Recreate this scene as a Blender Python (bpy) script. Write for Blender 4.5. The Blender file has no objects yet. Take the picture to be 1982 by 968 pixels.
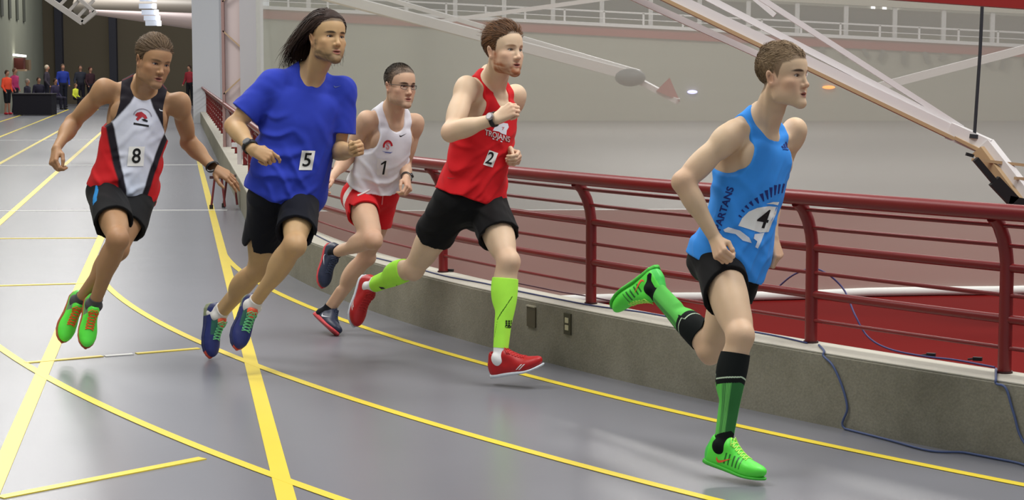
import bpy, bmesh, math, random
import numpy as np
from mathutils import Vector, Matrix
from mathutils.bvhtree import BVHTree

scene = bpy.context.scene
COL = scene.collection
random.seed(7)
rng = np.random.default_rng(7)

# ------------------------------------------------------------------ camera
FPX, CAM_H, HORIZON = 3650.0, 1.64, 130.0
TILT = math.atan((484 - HORIZON) / FPX)
cam_data = bpy.data.cameras.new('camera')
cam_data.sensor_width = 36.0
cam_data.lens = 36.0 * FPX / 1982.0
cam_data.clip_end = 400
cam = bpy.data.objects.new('camera', cam_data)
cam.location = (0, 0, CAM_H)
cam.rotation_euler = (math.pi / 2 - TILT, 0, 0)
COL.objects.link(cam)
scene.camera = cam

# ------------------------------------------------------------------ world and lights
world = bpy.data.worlds.new('hall_ambient')
scene.world = world
world.use_nodes = True
wb = world.node_tree.nodes['Background']
wb.inputs[0].default_value = (0.93, 0.96, 1.0, 1)
wb.inputs[1].default_value = 0.50
def area_light(name, loc, sx, sy, power, color=(1.0, 0.97, 0.92), aim=None):
    l = bpy.data.lights.new(name, 'AREA')
    l.shape = 'RECTANGLE'; l.size = sx; l.size_y = sy; l.energy = power; l.color = color
    o = bpy.data.objects.new(name, l)
    o.location = loc
    if aim is not None:
        o.rotation_euler = (Vector(aim) - Vector(loc)).to_track_quat('-Z', 'Y').to_euler()
    COL.objects.link(o)
    return o
for ix, iy, pw in ((-4, 7.5, 420), (4, 8.5, 560), (-5, 15, 420), (5, 16, 420), (-8, 26, 600), (6, 30, 700), (-12, 44, 480), (-15, 60, 420), (-16, 73, 620), (4, 48, 900), (18, 34, 800)):
    area_light('ceiling_lamp', (ix, iy, 8.8), 3.4, 3.4, pw)
scene.view_settings.view_transform = 'Standard'
scene.view_settings.look = 'None'
scene.view_settings.gamma = 1.0
scene.view_settings.use_curve_mapping = False
scene.view_settings.exposure = 0.12

# ------------------------------------------------------------------ picture to place
CT, ST = math.cos(TILT), math.sin(TILT)
EYE = np.array([0, 0, CAM_H])
def ray(px, py):
    d0, d1, d2 = px - 991.0, FPX, -(py - 484.0)
    v = np.array([d0, d1 * CT + d2 * ST, -d1 * ST + d2 * CT])
    return v / np.linalg.norm(v)
def at(px, py, depth):
    d = ray(px, py); return EYE + d * (depth / d[1])
def ground(px, py, z=0.0):
    d = ray(px, py); return EYE + d * ((z - CAM_H) / d[2])
def reach(parent, px, py, length, sign):
    """point seen at (px, py) that lies `length` from parent; 'n' nearer, 'f' farther solution"""
    d = ray(px, py); w = EYE - parent
    b = d @ w; c = w @ w - length * length
    disc = b * b - c
    if disc <= 0: return EYE + d * (-b)
    w = {'n': -1.0, 'f': 1.0}.get(sign, sign)          # a number between -1 and 1 keeps the bone nearer to the picture plane
    return EYE + d * (-b + w * math.sqrt(disc))
def unit(v):
    v = np.asarray(v, float); return v / (np.linalg.norm(v) + 1e-12)

# ------------------------------------------------------------------ materials
def srgb(r, g, b):
    f = lambda c: (c / 12.92 if c <= 0.04045 else ((c + 0.055) / 1.055) ** 2.4)
    return (f(r / 255), f(g / 255), f(b / 255))
def new_mat(name):
    m = bpy.data.materials.new(name); m.use_nodes = True
    return m, m.node_tree.nodes, m.node_tree.links, m.node_tree.nodes['Principled BSDF']
_mats = {}
def mat(name, rgb, rough=0.6, spec=0.4, metal=0.0, noise=0.0, nscale=8.0, bump=0.0, bscale=60.0, emit=0.0):
    if name in _mats: return _mats[name]
    m, n, l, b = new_mat(name)
    c = srgb(*rgb)
    b.inputs['Roughness'].default_value = rough
    b.inputs['Specular IOR Level'].default_value = spec
    b.inputs['Metallic'].default_value = metal
    b.inputs['Base Color'].default_value = (*c, 1)
    if emit:
        b.inputs['Emission Color'].default_value = (*c, 1); b.inputs['Emission Strength'].default_value = emit
    tc = None
    if noise or bump:
        tc = n.new('ShaderNodeTexCoord')
    if noise:
        t = n.new('ShaderNodeTexNoise'); t.inputs['Scale'].default_value = nscale; t.inputs['Detail'].default_value = 6
        r = n.new('ShaderNodeMix'); r.data_type = 'RGBA'
        r.inputs['A'].default_value = (*[v * (1 - noise) for v in c], 1)
        r.inputs['B'].default_value = (*[min(1, v * (1 + noise)) for v in c], 1)
        l.new(tc.outputs['Object'], t.inputs['Vector']); l.new(t.outputs['Fac'], r.inputs['Factor'])
        l.new(r.outputs['Result'], b.inputs['Base Color'])
    if bump:
        t2 = n.new('ShaderNodeTexNoise'); t2.inputs['Scale'].default_value = bscale; t2.inputs['Detail'].default_value = 4
        bp = n.new('ShaderNodeBump'); bp.inputs['Strength'].default_value = bump; bp.inputs['Distance'].default_value = 0.01
        l.new(tc.outputs['Object'], t2.inputs['Vector']); l.new(t2.outputs['Fac'], bp.inputs['Height'])
        l.new(bp.outputs['Normal'], b.inputs['Normal'])
    _mats[name] = m
    return m
def vmat(name, rough=0.6, spec=0.35, bump=0.0, bscale=400.0, sheen=0.0, sss=0.0):
    """colour comes from the mesh's own colour attribute"""
    if name in _mats: return _mats[name]
    m, n, l, b = new_mat(name)
    a = n.new('ShaderNodeAttribute'); a.attribute_name = 'Col'
    tc = n.new('ShaderNodeTexCoord')
    t = n.new('ShaderNodeTexNoise'); t.inputs['Scale'].default_value = 14; t.inputs['Detail'].default_value = 5
    mr = n.new('ShaderNodeMapRange'); mr.inputs['To Min'].default_value = 0.90; mr.inputs['To Max'].default_value = 1.10
    mx = n.new('ShaderNodeMix'); mx.data_type = 'RGBA'; mx.blend_type = 'MULTIPLY'; mx.inputs['Factor'].default_value = 1
    l.new(tc.outputs['Object'], t.inputs['Vector']); l.new(t.outputs['Fac'], mr.inputs['Value'])
    l.new(a.outputs['Color'], mx.inputs['A']); l.new(mr.outputs['Result'], mx.inputs['B'])
    l.new(mx.outputs['Result'], b.inputs['Base Color'])
    b.inputs['Roughness'].default_value = rough; b.inputs['Specular IOR Level'].default_value = spec
    if sheen: b.inputs['Sheen Weight'].default_value = sheen
    if sss:
        b.inputs['Subsurface Weight'].default_value = sss
        b.inputs['Subsurface Radius'].default_value = (0.012, 0.005, 0.003)
        b.inputs['Subsurface Scale'].default_value = 1.0
    if bump:
        t2 = n.new('ShaderNodeTexNoise'); t2.inputs['Scale'].default_value = bscale; t2.inputs['Detail'].default_value = 3
        bp = n.new('ShaderNodeBump'); bp.inputs['Strength'].default_value = bump; bp.inputs['Distance'].default_value = 0.004
        l.new(tc.outputs['Object'], t2.inputs['Vector']); l.new(t2.outputs['Fac'], bp.inputs['Height'])
        l.new(bp.outputs['Normal'], b.inputs['Normal'])
    _mats[name] = m
    return m

# ------------------------------------------------------------------ objects
def tag(o, label=None, cat=None, group=None, kind=None):
    if label: o['label'] = label
    if cat: o['category'] = cat
    if group: o['group'] = group
    if kind: o['kind'] = kind
    return o
def thing(name, label, cat, loc=(0, 0, 0), group=None):
    o = bpy.data.objects.new(name, None); o.empty_display_size = 0.1
    o.location = tuple(float(v) for v in loc); COL.objects.link(o)
    return tag(o, label, cat, group)
def link(name, me, m=None, parent=None, loc=None):
    """vertices are in world space; the object keeps a local origin under its parent"""
    o = bpy.data.objects.new(name, me)
    if m is not None:
        for x in (m if isinstance(m, (list, tuple)) else [m]): me.materials.append(x)
    COL.objects.link(o)
    if parent is not None:
        root = world_loc(parent)
        o.parent = parent
        me.transform(Matrix.Translation(-root))
    return o
def world_loc(o):
    v = Vector((0, 0, 0))
    while o is not None:
        v = v + o.location; o = o.parent
    return v
def mesh_np(name, V, F, colors=None, smooth=True):
    """F: (n,4) or (n,3) int array"""
    me = bpy.data.meshes.new(name)
    V = np.ascontiguousarray(V, np.float32); F = np.ascontiguousarray(F, np.int32)
    k = F.shape[1]
    me.vertices.add(len(V)); me.vertices.foreach_set('co', V.ravel())
    me.loops.add(F.size); me.loops.foreach_set('vertex_index', F.ravel())
    me.polygons.add(len(F)); me.polygons.foreach_set('loop_start', np.arange(0, F.size, k, dtype=np.int32))
    me.update(calc_edges=True)
    if smooth: me.polygons.foreach_set('use_smooth', np.ones(len(F), bool))
    if colors is not None:
        a = me.color_attributes.new('Col', 'FLOAT_COLOR', 'POINT')
        c = np.ones((len(V), 4), np.float32); c[:, :3] = colors
        a.data.foreach_set('color', c.ravel())
    return me
class MB:
    """collects simple solids into one mesh"""
    def __init__(s): s.v = []; s.f = []; s.sm = []
    def add(s, vs, fs, smooth=False):
        o = len(s.v); s.v += [tuple(float(c) for c in v) for v in vs]
        for f in fs: s.f.append(tuple(i + o for i in f)); s.sm.append(smooth)
        return s
    def box(s, c, ax, ay, az):
        c, ax, ay, az = (np.asarray(q, float) for q in (c, ax, ay, az))
        vs = [c + i * ax + j * ay + k * az for k in (-1, 1) for j in (-1, 1) for i in (-1, 1)]
        return s.add(vs, [(0, 2, 3, 1), (4, 5, 7, 6), (0, 1, 5, 4), (2, 6, 7, 3), (0, 4, 6, 2), (1, 3, 7, 5)])
    def bar(s, a, b, w, h, up=(0, 0, 1)):
        a, b = np.asarray(a, float), np.asarray(b, float); d = unit(b - a)
        x = np.cross(d, up)
        x = unit(x if np.linalg.norm(x) > 1e-6 else np.cross(d, (1, 0, 0))); z = np.cross(x, d)
        return s.box((a + b) / 2, (b - a) / 2, x * w / 2, z * h / 2)
    def tube(s, pts, r, n=10, cap=True):
        P = [np.asarray(p, float) for p in pts]; m = len(P)
        R = r if hasattr(r, '__len__') else [r] * m
        d0 = unit(P[1] - P[0]); ref = np.array([0, 0, 1.0]) if abs(d0[2]) < 0.9 else np.array([1.0, 0, 0])
        x = unit(np.cross(d0, ref)); vs = []; fs = []
        for i in range(m):
            d = unit(P[min(i + 1, m - 1)] - P[max(i - 1, 0)])
            x = unit(x - d * (x @ d)); y = np.cross(d, x)
            for k in range(n):
                a = 2 * math.pi * k / n
                vs.append(P[i] + (x * math.cos(a) + y * math.sin(a)) * R[i])
        for i in range(m - 1):
            for k in range(n):
                fs.append((i * n + k, i * n + (k + 1) % n, (i + 1) * n + (k + 1) % n, (i + 1) * n + k))
        s.add(vs, fs, True)
        if cap:
            s.add(vs[:n], [tuple(range(n))[::-1]]); s.add(vs[-n:], [tuple(range(n))])
        return s
    def sphere(s, c, r, nu=12, nv=8, R=None):
        c = np.asarray(c, float); r = np.asarray(r if hasattr(r, '__len__') else (r, r, r), float)
        R = np.eye(3) if R is None else R
        vs = []; fs = []
        for j in range(nv + 1):
            t = math.pi * j / nv
            for i in range(nu):
                a = 2 * math.pi * i / nu
                vs.append(c + R @ (r * np.array([math.sin(t) * math.cos(a), math.sin(t) * math.sin(a), math.cos(t)])))
        for j in range(nv):
            for i in range(nu):
                fs.append((j * nu + i, (j + 1) * nu + i, (j + 1) * nu + (i + 1) % nu, j * nu + (i + 1) % nu))
        return s.add(vs, fs, True)
    def build(s, name, m, parent=None):
        me = bpy.data.meshes.new(name)
        me.from_pydata(s.v, [], s.f)
        me.polygons.foreach_set('use_smooth', s.sm)
        me.update()
        return link(name, me, m, parent)
def ribbon(L, R, z0, z1):
    """flat slab between two polylines (x, y)"""
    b = MB(); n = len(L); vs = []
    for (a, c) in zip(L, R):
        vs += [(a[0], a[1], z0), (c[0], c[1], z0), (c[0], c[1], z1), (a[0], a[1], z1)]
    fs = []
    for i in range(n - 1):
        for k in range(4):
            fs.append((i * 4 + k, i * 4 + (k + 1) % 4, (i + 1) * 4 + (k + 1) % 4, (i + 1) * 4 + k))
    fs += [(3, 2, 1, 0), tuple((n - 1) * 4 + k for k in range(4))]
    b.add(vs, fs)
    return b
# ------------------------------------------------------------------ implicit surfaces for bodies and clothes
def smin(a, b, k):
    h = np.maximum(k - np.abs(a - b), 0) / k
    return np.minimum(a, b) - h * h * k * 0.25
def smax(a, b, k): return -smin(-a, -b, k)
def cone(a, b, ra, rb, wide=None, ratio=1.0):
    a = np.asarray(a, np.float32); b = np.asarray(b, np.float32); ba = b - a; L2 = float(ba @ ba) + 1e-9
    wd = None if wide is None else np.asarray(wide, np.float32)
    def fn(p):
        q = p - a
        t = np.clip((q @ ba) / L2, 0, 1)
        q = q - t[:, None] * ba
        if wd is not None:
            s = q @ wd
            q = q - wd * (s * (1 - 1 / ratio))[:, None]
        return np.sqrt(np.einsum('ij,ij->i', q, q)) - (ra + (rb - ra) * t)
    return fn
def ell(c, R, r):
    """ellipsoid; columns of R are its axes"""
    c = np.asarray(c, np.float32); R = np.asarray(R, np.float32); r = np.asarray(r, np.float32)
    def fn(p):
        q = (p - c) @ R
        u = q / r
        k0 = np.sqrt(np.einsum('ij,ij->i', u, u))
        w = u / r
        k1 = np.sqrt(np.einsum('ij,ij->i', w, w)) + 1e-9
        return k0 * (k0 - 1) / k1
    return fn
class Group:
    def __init__(s, k, pad=0.06): s.k = k; s.pad = pad; s.pr = []; s.pts = []
    def cone(s, a, b, ra, rb, wide=None, ratio=1.0, k=None):
        s.pr.append((cone(a, b, ra, rb, wide, ratio), k or s.k, 1)); s.pts += [(a, ra * ratio), (b, rb * ratio)]; return s
    def ell(s, c, R, r, k=None):
        s.pr.append((ell(c, R, r), k or s.k, 1)); s.pts.append((c, max(r))); return s
    def cut(s, fn, k): s.pr.append((fn, k, -1)); return s
    def raw(s, p):
        d = None
        for fn, k, sg in s.pr:
            v = fn(p)
            if d is None: d = v
            elif sg > 0: d = smin(d, v, k)
            else: d = smax(d, -v, k)
        return d
    def bound(s):
        P = np.array([q for q, _ in s.pts], float); c = (P.min(0) + P.max(0)) / 2
        s.c = c.astype(np.float32); s.R = float(max(np.linalg.norm(q - c) + r for q, r in s.pts))
        return s
    def __call__(s, p):
        if not hasattr(s, 'c'): s.bound()
        dd = p - s.c
        dist = np.sqrt(np.einsum('ij,ij->i', dd, dd)) - s.R
        m = dist < s.pad
        if m.all(): return s.raw(p)
        out = (dist + 0.08).astype(np.float32)
        if m.any(): out[m] = s.raw(p[m])
        return out
def polygonise(fn, lo, hi, h, block=6):
    lo = np.asarray(lo, float); hi = np.asarray(hi, float)
    nb = np.maximum(np.ceil((hi - lo) / (h * block)).astype(int), 1)
    n = nb * block
    cs = [lo[i] + (np.arange(nb[i]) + 0.5) * h * block for i in range(3)]
    C = np.stack(np.meshgrid(*cs, indexing='ij'), -1).reshape(-1, 3).astype(np.float32)
    dc = fn(C).reshape(nb)
    act = np.abs(dc) < h * block * 0.87 * 1.65 + 0.010
    val = np.repeat(np.repeat(np.repeat(dc, block, 0), block, 1), block, 2).astype(np.float32)
    m = np.repeat(np.repeat(np.repeat(act, block, 0), block, 1), block, 2)
    idx = np.argwhere(m)
    P = (lo + (idx + 0.5) * h).astype(np.float32)
    out = np.empty(len(P), np.float32)
    for i in range(0, len(P), 60000): out[i:i + 60000] = fn(P[i:i + 60000])
    val[m] = out
    # surface nets
    s = val < 0
    cnt = np.zeros([d - 1 for d in n], np.int8)
    for i in (0, 1):
        for j in (0, 1):
            for k in (0, 1):
                cnt += s[i:n[0] - 1 + i, j:n[1] - 1 + j, k:n[2] - 1 + k]
    cell = (cnt > 0) & (cnt < 8)
    ci = np.argwhere(cell)
    vid = -np.ones(cell.shape, np.int32); vid[cell] = np.arange(len(ci))
    cv = np.empty((len(ci), 2, 2, 2), np.float32)
    for i in (0, 1):
        for j in (0, 1):
            for k in (0, 1):
                cv[:, i, j, k] = val[ci[:, 0] + i, ci[:, 1] + j, ci[:, 2] + k]
    acc = np.zeros((len(ci), 3)); num = np.zeros(len(ci))
    for ax in range(3):
        for u in (0, 1):
            for v in (0, 1):
                o = [0, 0, 0]; oth = [q for q in range(3) if q != ax]; o[oth[0]] = u; o[oth[1]] = v
                a = cv[:, o[0], o[1], o[2]]; o2 = list(o); o2[ax] = 1
                b = cv[:, o2[0], o2[1], o2[2]]
                c = (a < 0) != (b < 0)
                t = a / np.where(c, a - b, 1)
                pos = np.zeros((len(ci), 3)); pos[:, oth[0]] = u; pos[:, oth[1]] = v; pos[:, ax] = t
                acc += np.where(c[:, None], pos, 0); num += c
    V = lo + (ci + 0.5 + acc / num[:, None]) * h
    F = []
    for ax in range(3):
        o1, o2 = [(1, 2), (2, 0), (0, 1)][ax]
        sl = [slice(None)] * 3
        a = s.take(range(n[ax] - 1), ax); b = s.take(range(1, n[ax]), ax)
        e = np.argwhere(a != b)
        e = e[(e[:, o1] > 0) & (e[:, o2] > 0) & (e[:, o1] < n[o1] - 1) & (e[:, o2] < n[o2] - 1)]
        if not len(e): continue
        flip = ~s[e[:, 0], e[:, 1], e[:, 2]]
        q = []
        for du, dv in ((1, 1), (0, 1), (0, 0), (1, 0)):
            g = e.copy(); g[:, o1] -= du; g[:, o2] -= dv
            q.append(vid[g[:, 0], g[:, 1], g[:, 2]])
        q = np.stack(q, 1)
        q[flip] = q[flip][:, ::-1]
        F.append(q)
    return V, np.concatenate(F)
def clip_faces(V, F, keep):
    f = F[keep[F].all(1)]
    used = np.zeros(len(V), bool); used[f.ravel()] = True
    m = np.cumsum(used) - 1
    return V[used], m[f]
def noise3(p, s, seed=0):
    """smooth pseudo noise built from warped sines, about -1..1"""
    r = np.random.default_rng(seed); out = 0
    q = p * s
    for i in range(4):
        d = unit(r.normal(size=3)); e = unit(r.normal(size=3)); ph = r.uniform(0, 6.28, 2)
        out = out + np.sin(q @ d * (1 + 0.7 * i) + 1.6 * np.sin(q @ e * 0.8 + ph[0]) + ph[1]) / (1 + 0.5 * i)
    return out / 2.2
# ------------------------------------------------------------------ the hall: floor, lanes, kerb
CX, CY, R_WALL = 17.75, 20.8, 20.40            # centre of the bend, radius of the track face of the kerb
A0 = math.radians(190.1)                       # where the bend starts
SD = np.array([-math.sin(A0) * -1, math.cos(A0) * -1])   # along the back straight, away from the camera
SD = np.array([math.sin(A0), -math.cos(A0)])
def lane_path(R, s0=-62.0, s1=24.0, n_arc=90):
    """plan points at radius R: straight part (s < 0) then the bend"""
    P0 = np.array([CX + R * math.cos(A0), CY + R * math.sin(A0)])
    pts = [P0 + SD * (-s) for s in np.linspace(s0, 0, 26)[:-1]]
    for s in np.linspace(0, s1, n_arc):
        a = A0 + s / R_WALL
        pts.append(np.array([CX + R * math.cos(a), CY + R * math.sin(a)]))
    return pts
def floor_mat(name, rgb, rough, spec, nscale, amt):
    m, n, l, b = new_mat(name); c = srgb(*rgb)
    tc = n.new('ShaderNodeTexCoord'); t = n.new('ShaderNodeTexNoise'); t.inputs['Scale'].default_value = nscale; t.inputs['Detail'].default_value = 8
    mx = n.new('ShaderNodeMix'); mx.data_type = 'RGBA'
    mx.inputs['A'].default_value = (*[v * (1 - amt) for v in c], 1); mx.inputs['B'].default_value = (*[v * (1 + amt) for v in c], 1)
    l.new(tc.outputs['Object'], t.inputs['Vector']); l.new(t.outputs['Fac'], mx.inputs['Factor']); l.new(mx.outputs['Result'], b.inputs['Base Color'])
    t2 = n.new('ShaderNodeTexNoise'); t2.inputs['Scale'].default_value = 420; t2.inputs['Detail'].default_value = 3
    bp = n.new('ShaderNodeBump'); bp.inputs['Strength'].default_value = 0.06; bp.inputs['Distance'].default_value = 0.002
    l.new(tc.outputs['Object'], t2.inputs['Vector']); l.new(t2.outputs['Fac'], bp.inputs['Height']); l.new(bp.outputs['Normal'], b.inputs['Normal'])
    b.inputs['Roughness'].default_value = rough; b.inputs['Specular IOR Level'].default_value = spec
    return m
M_TRACK = floor_mat('track_rubber', (119, 120, 127), 0.27, 0.55, 1.2, 0.05)
M_RED = floor_mat('red_rubber', (104, 9, 7), 0.85, 0.08, 1.5, 0.06)
M_GREYIN = floor_mat('infield_grey', (124, 122, 120), 0.5, 0.35, 0.6, 0.05)
M_YEL = mat('paint_yellow', (232, 208, 62), 0.35, 0.5, noise=0.06, nscale=3)
M_WHT = mat('paint_white', (225, 225, 222), 0.4, 0.4, noise=0.05, nscale=3)
floor = MB().box((0, 45, -0.05), (48, 0, 0), (0, 52, 0), (0, 0, 0.05)).build('floor', M_TRACK)
tag(floor, kind='structure')
def paint(name, pts, width, m, parent=None, z=0.0, h=0.0015):
    P = [np.asarray(p[:2], float) for p in pts]; L = []; R = []
    for i, p in enumerate(P):
        d = unit(P[min(i + 1, len(P) - 1)] - P[max(i - 1, 0)]); nrm = np.array([-d[1], d[0]])
        L.append(p + nrm * width / 2); R.append(p - nrm * width / 2)
    return ribbon(R, L, z, z + h).build(name, m, parent or floor)
# infield surface in front of and behind the white line
inner = lane_path(R_WALL - 0.24)
arc = [p for p in inner if p[1] < 21.3]
poly = [(p[0], p[1], 0.004) for p in arc] + [(46, arc[-1][1], 0.004), (46, 24.6, 0.004), (arc[0][0], 21.45, 0.004)]
MB().add(poly, [tuple(range(len(poly)))]).build('red_surface', M_RED, floor)
far = [p for p in inner if p[1] >= 21.3]
poly = [(p[0], p[1], 0.003) for p in far] + [(arc[0][0], 21.45, 0.003), (46, 24.6, 0.003), (46, far[0][1], 0.003)]
MB().add(poly, [tuple(range(len(poly)))]).build('grey_surface', M_GREYIN, floor)
paint('white_line', [(-3.0, 21.42), (46, 24.6)], 0.10, M_WHT, z=0.004)
LANES = [20.73, 21.85, 22.97, 24.09, 25.21, 26.33, 27.45]
for i, R in enumerate(LANES[:3]):
    paint('lane_line', lane_path(R, s0=-0.4)[24:], 0.050, M_YEL, z=(0.002 if i else 0.002))
for R in LANES:
    P0 = np.array([CX + R * math.cos(A0), CY + R * math.sin(A0)])
    paint('straight_line', [P0 + SD * 58, P0 - SD * 14], 0.074, M_YEL, h=0.003)
for (a, c, w, m) in (((0, 462), (190, 461), 0.05, M_YEL), ((0, 553.5), (165, 549), 0.05, M_YEL), ((48, 703), (198, 690), 0.045, M_YEL), ((203, 690), (257, 686), 0.045, M_WHT), ((264, 685), (385, 675), 0.045, M_YEL),
                     ((0, 964), (392, 888), 0.055, M_YEL), ((-60, 409), (440, 407), 0.06, M_WHT), ((-60, 321), (420, 319), 0.07, M_WHT), ((0, 272), (300, 270), 0.08, M_WHT)):
    paint('cross_line', [ground(*a), ground(*c)], w, m, h=0.0045)
# concrete kerb
def concrete():
    m, n, l, b = new_mat('concrete')
    tc = n.new('ShaderNodeTexCoord')
    t = n.new('ShaderNodeTexNoise'); t.inputs['Scale'].default_value = 2.2; t.inputs['Detail'].default_value = 9; t.inputs['Roughness'].default_value = 0.65
    r = n.new('ShaderNodeValToRGB'); r.color_ramp.elements[0].position = 0.3; r.color_ramp.elements[1].position = 0.72
    r.color_ramp.elements[0].color = (*srgb(130, 126, 110), 1); r.color_ramp.elements[1].color = (*srgb(164, 160, 144), 1)
    t3 = n.new('ShaderNodeTexNoise'); t3.inputs['Scale'].default_value = 90; t3.inputs['Detail'].default_value = 4
    mx = n.new('ShaderNodeMix'); mx.data_type = 'RGBA'; mx.blend_type = 'MULTIPLY'; mx.inputs['Factor'].default_value = 0.45
    bp = n.new('ShaderNodeBump'); bp.inputs['Strength'].default_value = 0.25; bp.inputs['Distance'].default_value = 0.006
    l.new(tc.outputs['Object'], t.inputs['Vector']); l.new(t.outputs['Fac'], r.inputs['Fac']); l.new(tc.outputs['Object'], t3.inputs['Vector'])
    l.new(r.outputs['Color'], mx.inputs['A']); l.new(t3.outputs['Fac'], mx.inputs['B']); l.new(mx.outputs['Result'], b.inputs['Base Color'])
    l.new(t3.outputs['Fac'], bp.inputs['Height']); l.new(bp.outputs['Normal'], b.inputs['Normal'])
    b.inputs['Roughness'].default_value = 0.85
    return m
M_CONC = concrete()
KERB = 0.335
def kerb_mesh():
    prof = [(R_WALL, 0.0), (R_WALL, KERB - 0.012), (R_WALL - 0.012, KERB), (R_WALL - 0.235, KERB), (R_WALL - 0.247, KERB - 0.012), (R_WALL - 0.247, 0.0)]
    rows = [lane_path(R) for R, z in prof]; b = MB(); n = len(rows[0]); k = len(prof); vs = []
    for i in range(n):
        for j in range(k): vs.append((rows[j][i][0], rows[j][i][1], prof[j][1]))
    fs = [(i * k + j, i * k + j + 1, (i + 1) * k + j + 1, (i + 1) * k + j) for i in range(n - 1) for j in range(k - 1)]
    fs += [tuple(range(k)), tuple((n - 1) * k + j for j in range(k))[::-1]]
    return b.add(vs, fs)
wall_in = tag(kerb_mesh().build('wall_inner', M_CONC), kind='structure')
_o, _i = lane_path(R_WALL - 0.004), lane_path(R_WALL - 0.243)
ribbon(_i, _o, KERB - 0.004, KERB + 0.001).build('kerb_top_lit', mat('kerb_top_lit_tone', (190, 186, 174), 0.8, 0.25, noise=0.08, nscale=6, bump=0.2, bscale=80), wall_in)  # paler slab: overhead light on the kerb top put into its colour
# ------------------------------------------------------------------ railing on the kerb
M_RAIL = mat('rail_paint', (116, 22, 24), 0.34, 0.5, noise=0.05, nscale=5)
R_POST = R_WALL - 0.185
rail = thing('guard_railing', 'dark red tubular guard railing standing on the concrete kerb along the bend', 'railing', (*lane_path(R_POST)[60], KERB))
def rail_path(R, z, s0=-60.0, s1=22.0): return [(p[0], p[1], z) for p in lane_path(R, s0, s1, 70)]
BEND = [(0.0, 0.335), (0.0, 0.80), (0.010, 0.86), (0.030, 0.92), (0.062, 0.975), (0.105, 1.012)]
off_at = lambda z: float(np.interp(z, [q[1] for q in BEND], [q[0] for q in BEND]))
MB().tube(rail_path(R_POST + 0.112, 1.035), 0.036, 14).build('top_rail', M_RAIL, rail)
for z in (0.975, 0.887, 0.672, 0.445):
    MB().tube(rail_path(R_POST + off_at(z) + 0.004, z), 0.0095, 8).build('thin_rail', M_RAIL, rail)
def arc_s(p):                                   # distance along the kerb of a plan point
    a = math.atan2(p[1] - CY, p[0] - CX) % (2 * math.pi)
    return (a - A0) * R_WALL
seen = sorted(arc_s(ground(px, py, KERB)) for px, py in ((1945, 722), (1575, 663), (1148, 588), (860, 527), (700, 490)))
posts = list(seen)
while posts[-1] < 20: posts.append(posts[-1] + 1.75)
while posts[0] > -58: posts.insert(0, posts[0] - 1.75)
def on_kerb(s, R):
    if s < 0:
        P0 = np.array([CX + R * math.cos(A0), CY + R * math.sin(A0)]); return P0 + SD * (-s)
    a = A0 + s / R_WALL
    return np.array([CX + R * math.cos(a), CY + R * math.sin(a)])
for s in posts:
    pts = []
    for o, z in BEND:
        p = on_kerb(s, R_POST + o); pts.append((p[0], p[1], z))
    near = s > -6
    MB().tube(pts, 0.030, 12 if near else 8).build('post', M_RAIL, rail)
    p = on_kerb(s, R_POST)
    MB().tube([(p[0], p[1], KERB - 0.001), (p[0], p[1], KERB + 0.010)], 0.036, 12).build('base_collar', mat('collar_dark', (60, 30, 30), 0.5), rail)
for a, c in zip(posts, posts[1:]):
    for z in (0.790, 0.568):
        ps = [on_kerb(s, R_POST) for s in np.linspace(a, c, 6 if a > -4 else 2)]
        MB().tube([(p[0], p[1], z) for p in ps], 0.020, 10 if a > -6 else 6).build('thick_rail', M_RAIL, rail)
# ------------------------------------------------------------------ plates, sockets and cables at the kerb
def kerb_hit(px, py, R=R_WALL):
    """where a sight line meets the track face of the kerb"""
    d = ray(px, py); o = np.array([-CX, -CY]); dd = d[:2]
    a = dd @ dd; b_ = 2 * (o @ dd); c = o @ o - R * R
    t = (-b_ - math.sqrt(b_ * b_ - 4 * a * c)) / (2 * a)
    return EYE + d * t
def face_frame(p):
    n = unit(np.array([p[0] - CX, p[1] - CY, 0])); return n, np.cross((0, 0, 1), n)
p = kerb_hit(1030, 613); n_, t_ = face_frame(p)
o = thing('cover_plate', 'blank dark metal cover plate screwed to the concrete kerb face', 'cover plate', p)
MB().box(p + n_ * 0.004, t_ * 0.046, (0, 0, 0.058), n_ * 0.005).build('plate', mat('plate_bronze', (88, 82, 66), 0.45, 0.5, 0.3), o)
MB().box(p + n_ * 0.006 + np.array([0, 0, 0.060]), t_ * 0.047, (0, 0, 0.004), n_ * 0.009).build('lip', mat('plate_edge', (170, 165, 145), 0.4), o)
p = kerb_hit(1100, 627); n_, t_ = face_frame(p)
o = thing('power_socket', 'double power socket with cream inserts on the concrete kerb face', 'socket', p)
MB().box(p + n_ * 0.004, t_ * 0.034, (0, 0, 0.058), n_ * 0.005).build('plate', mat('socket_plate', (74, 72, 56), 0.45, 0.5, 0.3), o)
for dz in (-0.020, 0.020):
    q = p + n_ * 0.010 + np.array([0, 0, dz]); MB().box(q, t_ * 0.016, (0, 0, 0.014), n_ * 0.003).build('insert', mat('socket_cream', (196, 190, 158), 0.5), o)
M_CAB = mat('cable_blue', (44, 54, 104), 0.5, 0.4)
def smooth_path(P, n=6):
    P = [np.asarray(p, float) for p in P]; out = []
    for i in range(len(P) - 1):
        p0, p1, p2, p3 = P[max(i - 1, 0)], P[i], P[i + 1], P[min(i + 2, len(P) - 1)]
        for t in np.linspace(0, 1, n, endpoint=False):
            out.append(0.5 * ((2 * p1) + (p2 - p0) * t + (2 * p0 - 5 * p1 + 4 * p2 - p3) * t * t + (3 * p1 - p0 - 3 * p2 + p3) * t ** 3))
    return out + [P[-1]]
def clear(p, pad=0.010):
    q = np.array([p[0] - CX, p[1] - CY]); d = np.linalg.norm(q)
    if p[2] < KERB - 0.02 and d < R_WALL + pad: q = q / d * (R_WALL + pad)
    return np.array([CX + q[0], CY + q[1], max(p[2], 0.007)])
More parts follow.
